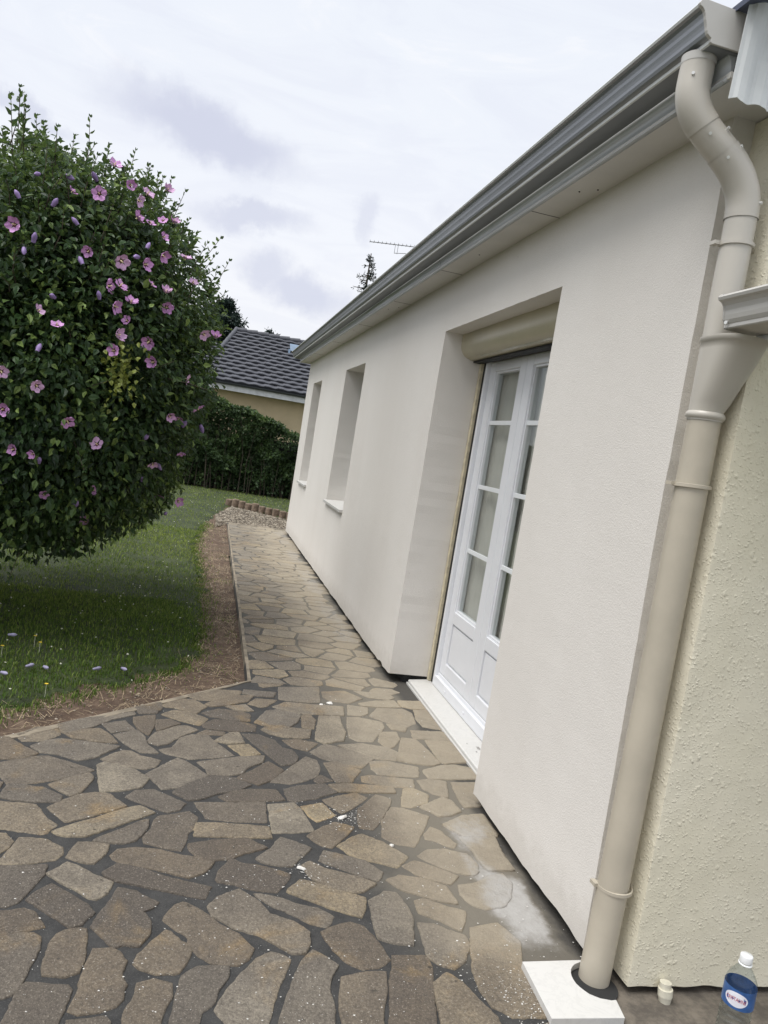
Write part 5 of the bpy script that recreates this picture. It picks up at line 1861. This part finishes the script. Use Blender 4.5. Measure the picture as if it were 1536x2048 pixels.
# the lower skirt hangs almost to the grass
skd = rand_dirs(330)
skd = skd[skd[:, 1] < .6]
skp = np.array([-2.62, 5.45, 1.10]) + skd * np.array([1.12, 1.10, .66]) * (0.84 + .16 * RNG.random((len(skd), 1)))
skp = skp[skp[:, 2] > .50]
fpts = np.array(list(FLOWERS) + list(BUDS))
fd = norm((fpts - BC) / BR)
fpts = fpts - fd * .13 + RNG.normal(0, .02, fpts.shape)
lowr = fpts[(fpts[:, 2] < 1.5)]
extra = np.vstack([fpts, lowr + np.array([-.05, 0, -.10]), lowr + np.array([-.12, .1, .02])])
cp = np.vstack([cp, skp, extra])
NX = len(extra)
cd = np.vstack([cd, norm((skp - BC) / BR), norm((extra - BC) / BR)])
cval = np.clip(RNG.normal(0.0, 0.17, len(cd)) + 0.14 * np.array([mnoise.noise(Vector(p) * 1.9) for p in cp]), -.35, .45)
per = 96
idx = np.repeat(np.arange(len(cd)), per)
pos = cp[idx] + RNG.normal(0, 1, (len(idx), 3)) * np.array([.085, .085, .095]) * (0.6 + .8 * RNG.random((len(idx), 1)))
out = norm((pos - BC) / BR)
rad = np.linalg.norm((pos - BC) / BR, axis=1)
lim = np.array([crown_r(d) for d in out])
ok = (rad < lim * 1.035) | ((pos[:, 2] < 1.3) & (np.linalg.norm((pos - np.array([-2.62, 5.45, 1.05])) / np.array([1.12, 1.10, .72]), axis=1) < 1.04)) | ((idx >= len(cd) - NX) & (rad < 1.10))
pos, out, idx = pos[ok], out[ok], idx[ok]
n = len(pos)
axis = norm(out * 0.5 + RNG.normal(0, .55, (n, 3)) + np.array([0, 0, -0.45]))
nr = norm(out * .7 + np.array([0, 0, .75]) + RNG.normal(0, .35, (n, 3)))
L = 0.033 + 0.030 * RNG.random(n)
L[RNG.random(n) < .35] *= .7
v1, f1 = leaves(pos, axis, nr, L, L * (0.50 + .2 * RNG.random(n)))
val = np.clip(0.40 + cval[idx] + RNG.normal(0, .19, n), 0, 1)
val[RNG.random(n) < .035] = 1.0
val1 = np.repeat(val, 6)
# inner fill
m = 16000
d = rand_dirs(m)
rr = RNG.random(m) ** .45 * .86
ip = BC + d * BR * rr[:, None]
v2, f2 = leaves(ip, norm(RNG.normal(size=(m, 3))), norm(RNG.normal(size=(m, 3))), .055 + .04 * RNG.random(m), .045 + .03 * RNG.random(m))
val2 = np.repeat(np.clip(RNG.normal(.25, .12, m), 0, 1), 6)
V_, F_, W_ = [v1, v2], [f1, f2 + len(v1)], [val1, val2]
off = len(v1) + len(v2)
# young shoots standing out of the crown
stemmb = MB()
shoots = []
for k in range(340):
    d = rand_dirs(1)[0]
    if d[2] < -0.15 and k % 4:
        d[2] = -d[2]
    if d[1] > .6:
        d[1] *= -1
    if k < 26:
        d = norm(np.array([0.25 + .75 * RNG.random(), RNG.normal(0, .35), 0.35 + .75 * RNG.random()]))
    elif k < 52:
        d = norm(np.array([-0.6 + 1.0 * RNG.random(), RNG.normal(-.1, .4), 1.0]))
    b0 = BC + d * BR * crown_r(d) * .95
    Ls = 0.07 + 0.27 * RNG.random() ** 1.7
    dr = norm(d * .55 + np.array([0, 0, .9]) + RNG.normal(0, .18, 3)) if d[2] > 0 else norm(d + np.array([0, 0, .1]) + RNG.normal(0, .2, 3))
    b1 = b0 + dr * Ls * .5 + RNG.normal(0, .008, 3)
    b2 = b0 + dr * Ls + RNG.normal(0, .015, 3)
    stemmb.tube([b0, b1, b2], [.0032, .0024, .0014], 5, cap=False)
    q = 9
    for j in range(q):
        t = .15 + .85 * (j + 1) / q
        p = b0 + (b1 - b0) * min(1, t * 2) if t < .5 else b1 + (b2 - b1) * (t - .5) * 2
        a = j * 2.4 + RNG.random()
        sd = np.array([math.cos(a), math.sin(a), .35 + .6 * t])
        shoots.append((p, sd, (0.030 + .028 * (1 - t)) * (0.85 + .3 * RNG.random())))
    for s_ in (-.4, .4):
        shoots.append((b2, dr + np.array([s_, 0, 0]), .020))
sp = np.array([s[0] for s in shoots]); sa = np.array([s[1] for s in shoots]); sl_ = np.array([s[2] for s in shoots])
v3, f3 = leaves(sp, sa, norm(np.cross(sa, RNG.normal(size=sa.shape)) + np.array([0, 0, .6])), sl_ * 1.15, sl_ * .62)
V_.append(v3); F_.append(f3 + off); W_.append(np.repeat(np.clip(RNG.normal(.50, .15, len(sp)), 0, 1), 6)); off += len(v3)
# one bright tuft of yellowed leaves low on the right of the crown
c0 = np.array([-1.80, 4.47, 1.62])
m = 150
tp = c0 + RNG.normal(0, 1, (m, 3)) * np.array([.055, .05, .085])
v4, f4 = leaves(tp, RNG.normal(size=(m, 3)) + np.array([0, -.4, -.3]), norm(np.array([[0, -.6, .7]]) + RNG.normal(0, .4, (m, 3))), np.full(m, .032), np.full(m, .024))
quick('yellowed_leaves', v4, f4, simple('yellow green leaf', (0.17, 0.20, 0.030), 0.5, 0, .35, 40), bush)
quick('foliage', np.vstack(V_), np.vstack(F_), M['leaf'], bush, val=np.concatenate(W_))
stemmb.build('twigs', M['bark'], bush, kind='stuff')
# trunk and limbs
mb = MB()
for k in range(9):
    a = k * 2.4
    d = np.array([math.cos(a) * .7, math.sin(a) * .7, 1.0])
    b0 = Vector((-2.78 + .09 * math.cos(a), 5.69 + .09 * math.sin(a), -.06))
    mb.tube([b0, b0 + Vector((d[0] * .15, d[1] * .15, .45)), b0 + Vector((d[0] * .5, d[1] * .5, 1.0)), b0 + Vector((d[0] * .95, d[1] * .95, 1.9))], [.034, .026, .018, .008], 8)
mb.build('trunk', M['bark'], bush)


# flowers: each its own part
def flower_mesh(seed, pale=False, openness=1.0):
    rs = random.Random(seed)
    mb = MB()
    R = 0.041
    for p in range(5):
        a0 = 2 * math.pi * p / 5 + rs.uniform(-.08, .08)
        rows_ = []
        nu, nv = 5, 5
        for i in range(nu + 1):
            t = i / nu
            wdt = math.radians(5 + 33 * math.sin(min(1, t * 1.15) * math.pi * .62))
            if t > .8:
                wdt *= 1 - (t - .8) * 2.4
            row_ = []
            for j in range(nv + 1):
                u = j / nv * 2 - 1
                r = R * (0.07 + .98 * t) * (1 - .05 * u * u * t) + R * .03 * math.sin(u * 9 + p) * t
                a = a0 + u * wdt
                z = 0.006 + R * (.75 * t * t * (1.25 - openness) + .30 * t * (1.0 - .4 * t)) + R * .09 * t * math.sin(u * 5 + p * 2) + .0012 * p - R * .13 * t * t * (u * u)
                row_.append((r * math.cos(a) * (1 - .3 * (1 - openness) * t), r * math.sin(a) * (1 - .3 * (1 - openness) * t), z))
            rows_.append(row_)
        vs = [q for r_ in rows_ for q in r_]
        for i in range(nu):
            fs = [(i * (nv + 1) + j, i * (nv + 1) + j + 1, (i + 1) * (nv + 1) + j + 1, (i + 1) * (nv + 1) + j) for j in range(nv)]
            mb.add(vs, fs, 1 if i < 1 else 0, True)
    mb.tube([(0, 0, 0), (0.001, 0, .018), (.002, .001, .032)], [.0028, .0042, .0022], 8, mi=2)
    mb.tube([(0, 0, -.016), (0, 0, 0.002)], [.003, .007], 8, mi=3)
    me = bpy.data.meshes.new('flower')
    me.from_pydata(mb.v, [], mb.f)
    for mm in (M['petal_pale'] if pale else M['petal'], M['petal_core'], M['stamen'], M['leaf']):
        me.materials.append(mm)
    me.polygons.foreach_set('material_index', mb.mi)
    me.polygons.foreach_set('use_smooth', mb.sm)
    me.update()
    return me


def bud_mesh(seed):
    rs = random.Random(seed)
    mb = MB()
    prof = [(.002, -.014), (.0075, -.010), (.0085, 0), (.0095, .010), (.0115, .020), (.011, .030), (.0065, .040), (.0015, .046)]
    n = 14
    vs = []
    for i, (r, z) in enumerate(prof):
        for k in range(n):
            a = 2 * math.pi * k / n + z * 25
            rr = r * (1 + .12 * math.sin(a * 5))
            vs.append((rr * math.cos(a), rr * math.sin(a), z))
    mb.add(vs, [(i * n + k, i * n + (k + 1) % n, (i + 1) * n + (k + 1) % n, (i + 1) * n + k) for i in range(len(prof) - 1) for k in range(n)], 0, True)
    mb.mi = [1 if i < 2 * n else 0 for i in range(len(mb.f))]
    me = bpy.data.meshes.new('bud')
    me.from_pydata(mb.v, [], mb.f)
    me.materials.append(M['budm']); me.materials.append(M['leaf'])
    me.polygons.foreach_set('material_index', mb.mi)
    me.polygons.foreach_set('use_smooth', mb.sm)
    me.update()
    return me


fm = [flower_mesh(i, i % 3 == 2, (.95, .6, .8, .45, .7, .35)[i]) for i in range(6)]
bmz = [bud_mesh(i) for i in range(3)]
binv = Matrix.Translation((-2.47, 5.69, 0)).inverted()
camp = Vector((-1.3, 0, 1.42))
for i, p in enumerate(FLOWERS):
    o = bpy.data.objects.new('flower', fm[(i * 5 + i // 3) % 6])
    COL.objects.link(o)
    outv = Vector(((p[0] - BC[0]) / BR[0], (p[1] - BC[1]) / BR[1], (p[2] - BC[2]) / BR[2])).normalized()
    tocam = (camp - Vector(p)).normalized()
    dd = (outv * .60 + tocam * .50 + Vector(rand_dirs(1)[0]) * .85 + Vector((0, 0, .15))).normalized()
    if dd.dot(tocam) < .05:
        dd = (dd + tocam * .6).normalized()
    o.parent = bush
    o.matrix_parent_inverse = binv
    s = random.uniform(.70, 1.08)
    o.matrix_basis = Matrix.Translation(Vector(p) + tocam * .065) @ dd.to_track_quat('Z', 'Y').to_matrix().to_4x4() @ Matrix.Rotation(random.random() * 6.28, 4, 'Z') @ Matrix.Scale(s, 4)
for i, p in enumerate(BUDS):
    o = bpy.data.objects.new('bud', bmz[i % 3])
    COL.objects.link(o)
    dd = (Vector((0, 0, 1 if i % 3 else -.6)) + Vector(rand_dirs(1)[0]) * .8 + Vector((0, -.3, 0))).normalized()
    o.parent = bush
    o.matrix_parent_inverse = binv
    tocam = (camp - Vector(p)).normalized()
    o.matrix_basis = Matrix.Translation(Vector(p) + tocam * .08) @ dd.to_track_quat('Z', 'Y').to_matrix().to_4x4() @ Matrix.Scale(random.uniform(.95, 1.3), 4)

# fallen blooms on the grass and soil
FL_LAB = ['faded blue bloom lying in the grass at the left edge, farthest one',
          'pale wilted bloom in the grass, third from the left of the front row',
          'narrow wilted bloom in the grass just left of the plumpest one',
          'faded bloom in the grass cut by the left edge of the photo',
          'small faded bloom in the grass nearest the middle of the lawn front',
          'upright dark blue bloom at the right of the fallen row',
          'pale violet bloom on the soil right beside the patio border',
          'crumpled bloom touching the patio border left of a violet one',
          'fallen bloom on the soil nearest to the camera']
for i, (x, y) in enumerate(FALLEN):
    o = bpy.data.objects.new('fallen_bloom', bmz[i % 3].copy())
    o.data.materials[0] = M['faded']
    o.data.materials[1] = M['faded']
    COL.objects.link(o)
    z = 0.005 if y > 4 and x < -1.5 else -.02
    z = lawn_z(x, y) + .035 if in_lawn(x, y) else soil_z(x, y) + .012
    o.matrix_basis = Matrix.Translation((x, y, z)) @ Matrix.Rotation(random.random() * 3, 4, 'Z') @ Matrix.Rotation(1.5, 4, 'X') @ Matrix.Scale(.85, 4)
    tag(o, FL_LAB[i], 'fallen bloom', 'blooms fallen under the hibiscus')
YL = ['yellow flower in the grass between two faded blooms', 'yellow flower at the left edge of the lawn', 'yellow flower at the front of the lawn near the soil', 'yellow flower farthest back among the yellow ones']
for i, (x, y) in enumerate(YELLOW):
    mb = MB()
    for k in range(9):
        a = k * 2 * math.pi / 9
        ca, sa = math.cos(a), math.sin(a)
        mb.add([(x, y, .045), (x + .007 * ca - .002 * sa, y + .007 * sa + .002 * ca, .048), (x + .011 * ca, y + .011 * sa, .047), (x + .007 * ca + .002 * sa, y + .007 * sa - .002 * ca, .048)], [(0, 1, 2, 3)])
    mb.tube([(x, y, -.02), (x, y, .045)], .001, 5, mi=1)
    tag(mb.build('yellow_flower', [M['yellowp'], M['cloverm']]), YL[i], 'flower', 'yellow flowers in the lawn')
# clover heads and pale bits in the lawn: past counting
cl = np.vstack([sample_lawn(160, 3.6, 6.5, -4.2), sample_lawn(700, 6.0, 16.5, -7.0)])
pp = np.column_stack([cl, [lawn_z(a, b) + .035 for a, b in cl]])
tag(pebbles('clover_flowers', pp, 0.003 + .004 * RNG.random(len(pp)), M['cloverm'], .8), 'tiny white clover heads dotted over the lawn', 'clover', kind='stuff')

# ------------------------------------------------------------------ log edging
edging = tag(empty('log_edging', (-.76, 14.5, 0)), 'row of short round logs edging the gravel patch', 'log edging')
for k in range(12):
    t = k / 11
    x, y = -0.74 + t * 1.25, 14.40 - t * 1.32
    r = 0.066 + random.uniform(-.004, .005)
    h = 0.105 + random.uniform(-.02, .02)
    mb = MB()
    mb.tube([(x, y, -.08), (x, y, h - .02), (x, y, h - .006), (x, y, h)], [r, r, r * .96, r * .82], 18)
    o = mb.build('log', M['log'])
    o.parent = edging
    o.matrix_parent_inverse = Matrix.Translation((-.76, 14.5, 0)).inverted()

# ------------------------------------------------------------------ hedge
hedge = tag(empty('hedge', (-2, 17.3, 0)), 'tall clipped dark green hedge across the end of the lawn', 'hedge')


def hedge_top(x):
    if x < -1.6:
        h = 2.06
    elif x < -.2:
        h = 2.06 - (x + 1.6) * .20
    else:
        h = 1.78 - min(.34, (x + .2) * .36)
    return h + .06 * mnoise.noise(Vector((x * 3.1, 0, 0))) + .05 * mnoise.noise(Vector((x * 9, 4, 0)))


n = 64000
x = -6.0 + 8.6 * RNG.random(n)
top = np.array([hedge_top(a) for a in x])
u = RNG.random(n)
z = np.where(u < .82, RNG.random(n) ** .72, 1 - .06 * RNG.random(n)) * top
front = RNG.random(n) < .72
bulge = np.array([mnoise.noise(Vector((a * 1.7, b * 1.9, 3))) * .22 + mnoise.noise(Vector((a * 5, b * 5, 9))) * .13 for a, b in zip(x, z)])
y = np.where(front, 17.35 - bulge + .10 * RNG.random(n) + .25 * np.clip(.55 - z, 0, 1), 17.4 + 1.0 * RNG.random(n))
topm = (u >= .82)
y = np.where(topm, 17.3 + 1.1 * RNG.random(n), y)
thin = (z < .38) & (RNG.random(n) < .25)
gap = (x > 0.15) & (z > 1.02) & (z < 1.45) & (RNG.random(n) < .70)
kk = ~(thin | gap)
x, y, z, topm = x[kk], y[kk], z[kk], topm[kk]
n = len(x)
pos = np.column_stack([x, y, z])
v, f = leaves(pos, norm(RNG.normal(0, .7, (n, 3)) + np.array([0, -.5, -.2])), norm(np.array([[0, -.7, .6]]) + RNG.normal(0, .5, (n, 3))), .05 + .045 * RNG.random(n), .032 + .03 * RNG.random(n))
cl_ = np.array([mnoise.noise(Vector((a * 2.1, b * 2.4, 1))) for a, b in zip(x, z)])
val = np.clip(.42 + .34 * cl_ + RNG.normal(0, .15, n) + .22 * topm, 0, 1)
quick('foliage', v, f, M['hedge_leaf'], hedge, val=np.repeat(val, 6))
mb = MB()
for k in range(300):
    xx = -6.0 + 8.6 * random.random()
    yy = 17.3 + random.random() * .5
    h = random.uniform(.6, 1.0) * hedge_top(xx) * .95
    mb.tube([(xx, yy, -.05), (xx + random.uniform(-.1, .1), yy, h * .5), (xx + random.uniform(-.3, .3), yy + random.uniform(-.1, .1), h)], [.009, .006, .003], 5, cap=False)
mb.build('stems', M['hedge_stem'], hedge, kind='stuff')
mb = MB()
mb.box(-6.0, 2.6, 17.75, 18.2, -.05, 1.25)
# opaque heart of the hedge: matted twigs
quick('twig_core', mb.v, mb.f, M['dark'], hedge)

# ------------------------------------------------------------------ neighbouring house
nb = tag(empty('neighbour_house', (0, 24, 0)), 'ochre house with dark tiled hip roof behind the hedge', 'house')
mb = MB()
mb.box(-1.45, 12, 24.5, 32, -.1, 2.52)
mb.box(-7.0, -1.45, 26.5, 32, -.1, 2.52)
mb.build('wall', M['far_wall'], nb)
mb = MB()
mb.box(-1.745, 12.3, 24.04, 24.08, 2.475, 2.64)
mb.box(-1.745, -1.70, 24.08, 32, 2.475, 2.64)
mb.build('fascia', M['far_white'], nb)
mb = MB()
mb.box(-1.70, 12.3, 24.08, 24.52, 2.50, 2.53)
mb.build('soffit', M['far_white'], nb)
mb = MB()
gp_ = [(math.cos(math.radians(a)) * .065, math.sin(math.radians(a)) * .065) for a in range(180, 361, 20)]
vs = [(X_, 23.97 + a, 2.705 + b) for X_ in (-1.80, 12.3) for a, b in gp_]
k = len(gp_)
mb.add(vs, [(i, i + 1, i + 1 + k, i + k) for i in range(k - 1)], 0, True)
mb.build('gutter', M['far_gutter'], nb)


def tile_roof(name, xa, xb, ya, za, yb, zb, hipl, rows, tw=0.40):
    """front slope from eave (ya,za) to ridge (yb,zb); hipl = how far the ridge is inset at the left end"""
    vs, fs = [], []
    seg = 8
    ncol = int((xb - xa) / tw) + 1
    for r in range(rows):
        t0, t1 = r / rows, (r + 1) / rows
        o = len(vs)
        shift = (r % 2) * tw * .5
        xl = xa + hipl * t0
        cnt = 0
        xs_ = []
        c = -2 * seg
        while True:
            xx = xa - tw + shift + c * tw / seg
            c += 1
            if xx > xb:
                break
            if xx < xl:
                continue
            xs_.append(xx)
        for xx in xs_:
            ph = ((xx - xa - shift) / tw) % 1.0
            wv = .013 * (math.sin(ph * 2 * math.pi)) + (.012 if ph < .12 else 0)
            y0_, z0_ = ya + (yb - ya) * t0, za + (zb - za) * t0
            y1_, z1_ = ya + (yb - ya) * (t1 + .01), za + (zb - za) * (t1 + .01)
            vs += [(xx, y0_ + .09, z0_ - .02), (xx, y0_ - .03, z0_ + .055 + wv), (xx, y0_ - .03, z0_ + .078 + wv), (xx, y1_, z1_ + .012 + wv)]
        m_ = len(xs_)
        for i in range(m_ - 1):
            a = o + i * 4
            fs += [(a, a + 4, a + 5, a + 1), (a + 1, a + 5, a + 6, a + 2), (a + 2, a + 6, a + 7, a + 3)]
    return quick(name, vs, fs, M['roof_tile'], nb, smooth=False)


tile_roof('roof', -1.80, 12.0, 24.0, 2.71, 28.0, 4.74, 1.02, 15)
tile_roof('wing_roof', -7.5, -1.35, 25.2, 2.90, 28.0, 4.18, 0.0, 11)
# back slope, hip and ridge tiles
mb = MB()
mb.add([(-1.80, 24.0, 2.70), (-0.78, 28.0, 4.74), (-1.80, 32.2, 2.70)], [(0, 1, 2)])
mb.add([(-0.78, 28.0, 4.74), (12, 28.0, 4.74), (12, 32.2, 2.70), (-1.80, 32.2, 2.70)], [(0, 1, 2, 3)])
mb.add([(-7.5, 28.0, 4.18), (-1.30, 28.0, 4.18), (-1.30, 31, 2.7), (-7.5, 31, 2.7)], [(0, 1, 2, 3)])
mb.build('roof_slope', M['roof_tile'], nb)
mb = MB()
for k in range(34):
    xx = -0.86 + k * .38
    mb.tube([(xx, 28.0, 4.775), (xx + .40, 28.0, 4.800)], [.085, .10], 10)
for k in range(12):
    t = k / 12
    a = Vector((-1.82 + 1.0 * t, 24.0 + 4 * t, 2.77 + 2.02 * t))
    b = Vector((-1.82 + 1.0 * (t + .09), 24.0 + 4 * (t + .09), 2.79 + 2.02 * (t + .09)))
    mb.tube([a, b], [.07, .075], 8)
mb.build('ridge_tiles', M['roof_tile'], nb)
mb = MB()
mb.add([(1.05, 26.9, 4.30), (1.75, 26.9, 4.30), (1.75, 27.5, 4.60), (1.05, 27.5, 4.60)], [(0, 1, 2, 3)])
mb.box(0.98, 1.05, 26.85, 27.5, 4.2, 4.34)
sk = mb.build('skylight', M['skyl'], nb)

# ------------------------------------------------------------------ distant conifers
def conifer(name, label, x, y, h, rad, spiky, seed, z0=1.0, lean=0.0, n=9000, cat='tree'):
    rg = np.random.default_rng(seed)
    t = tag(empty(name, (x, y, 0)), label, cat)
    mb = MB()
    mb.tube([(x, y, -.1), (x, y, h * .5), (x + lean, y, h)], [h * .018, h * .012, h * .002], 8)
    V_, F_, W_ = [], [], []
    off = 0
    nb_ = int(h / (.42 if spiky else .5))
    pos, ax = [], []
    for k in range(nb_ * (6 if spiky else 8)):
        zz = z0 + (h - z0) * rg.random() ** .85
        t_ = (zz - z0) / (h - z0)
        rr = rad * ((1 - t_) ** (.85 if spiky else .6) + (.02 if spiky else .03)) * (.55 + .6 * rg.random())
        a = rg.random() * 6.283
        d = np.array([math.cos(a), math.sin(a), -.10 if spiky else .18])
        b0 = np.array([x + lean * t_, y, zz])
        mb.tube([b0, b0 + d * rr * .55, b0 + d * rr + np.array([0, 0, .10 * rr])], [.02 + .012 * rr, .014, .006], 5, cap=False)
        c = max(6, int(n / (nb_ * 7) * (.35 + rr / rad)))
        s = rg.random(c) ** .7
        p = b0 + d * (rr * s)[:, None] + rg.normal(0, 1, (c, 3)) * (np.array([.05, .05, .05]) if spiky else np.array([.22, .22, .13])) * (.5 + rr * .25)
        pos.append(p)
        ax.append(d * .8 + rg.normal(0, .7, (c, 3)) + np.array([0, 0, .15 if not spiky else -.1]))
    pos, ax = np.vstack(pos), np.vstack(ax)
    k = len(pos)
    ll = (.055 if spiky else .11) + (.06 if spiky else .09) * rg.random(k)
    v, f = leaves(pos, ax, norm(rg.normal(size=(k, 3))), ll, ll * .38)
    quick('crown', v, f, M['needle'], t, val=np.repeat(np.clip(rg.normal(.45, .2, k), 0, 1), 6))
    mb.build('trunk', M['bark'], t)
    return t


conifer('pine_tree', 'dark bushy pine rising behind the hip roof', -1.30, 38.0, 7.2, 2.4, False, 3, 1.5, n=26000)
conifer('pine_tree', 'tip of a small dark conifer over the roof ridge', 0.95, 38.0, 6.15, 1.1, False, 5, 1.5, n=7000)
conifer('spruce_tree', 'thin pointed spruce showing above the grey gutter', 3.84, 30.0, 8.85, 2.0, True, 9, 1.2, n=5200)

# ------------------------------------------------------------------ roof antenna, its mast behind the eaves
ant = tag(empty('television_antenna', (7.6, 40, 0)), 'thin television antenna boom above the gutter beside the spruce', 'antenna')
def bar(name, a, b, r, parent, n=6):
    mb = MB(); mb.tube([a, b], r, n); return mb.build(name, M['antenna'], parent)
A, Bp = Vector((5.39, 40, 11.90)), Vector((8.6, 40, 12.22))
mb = MB(); mb.tube([A, Bp], .022, 6)
mb.tube([A + Vector((1.35, 0, -.30)), Bp + Vector((0, 0, -.30))], .016, 6)
mb.tube([A + Vector((1.35, 0, -.32)), A + Vector((1.35, 0, .15))], .012, 6)
mb.tube([A + Vector((1.50, 0, -.32)), A + Vector((1.50, 0, .15))], .012, 6)
mb.build('boom', M['antenna'], ant)
mb = MB()
for k in range(16):
    c = A.lerp(Bp, k / 15)
    mb.tube([c + Vector((-.02, -.25, -.02)), c + Vector((.02, .25, .03))], .011, 5)
    mb.tube([c + Vector((0, 0, -.03)), c + Vector((0, 0, .10))], .009, 5)
mb.build('elements', M['antenna'], ant)
bar('mast', (7.9, 40, -.1), (7.9, 40, 12.3), .03, ant)
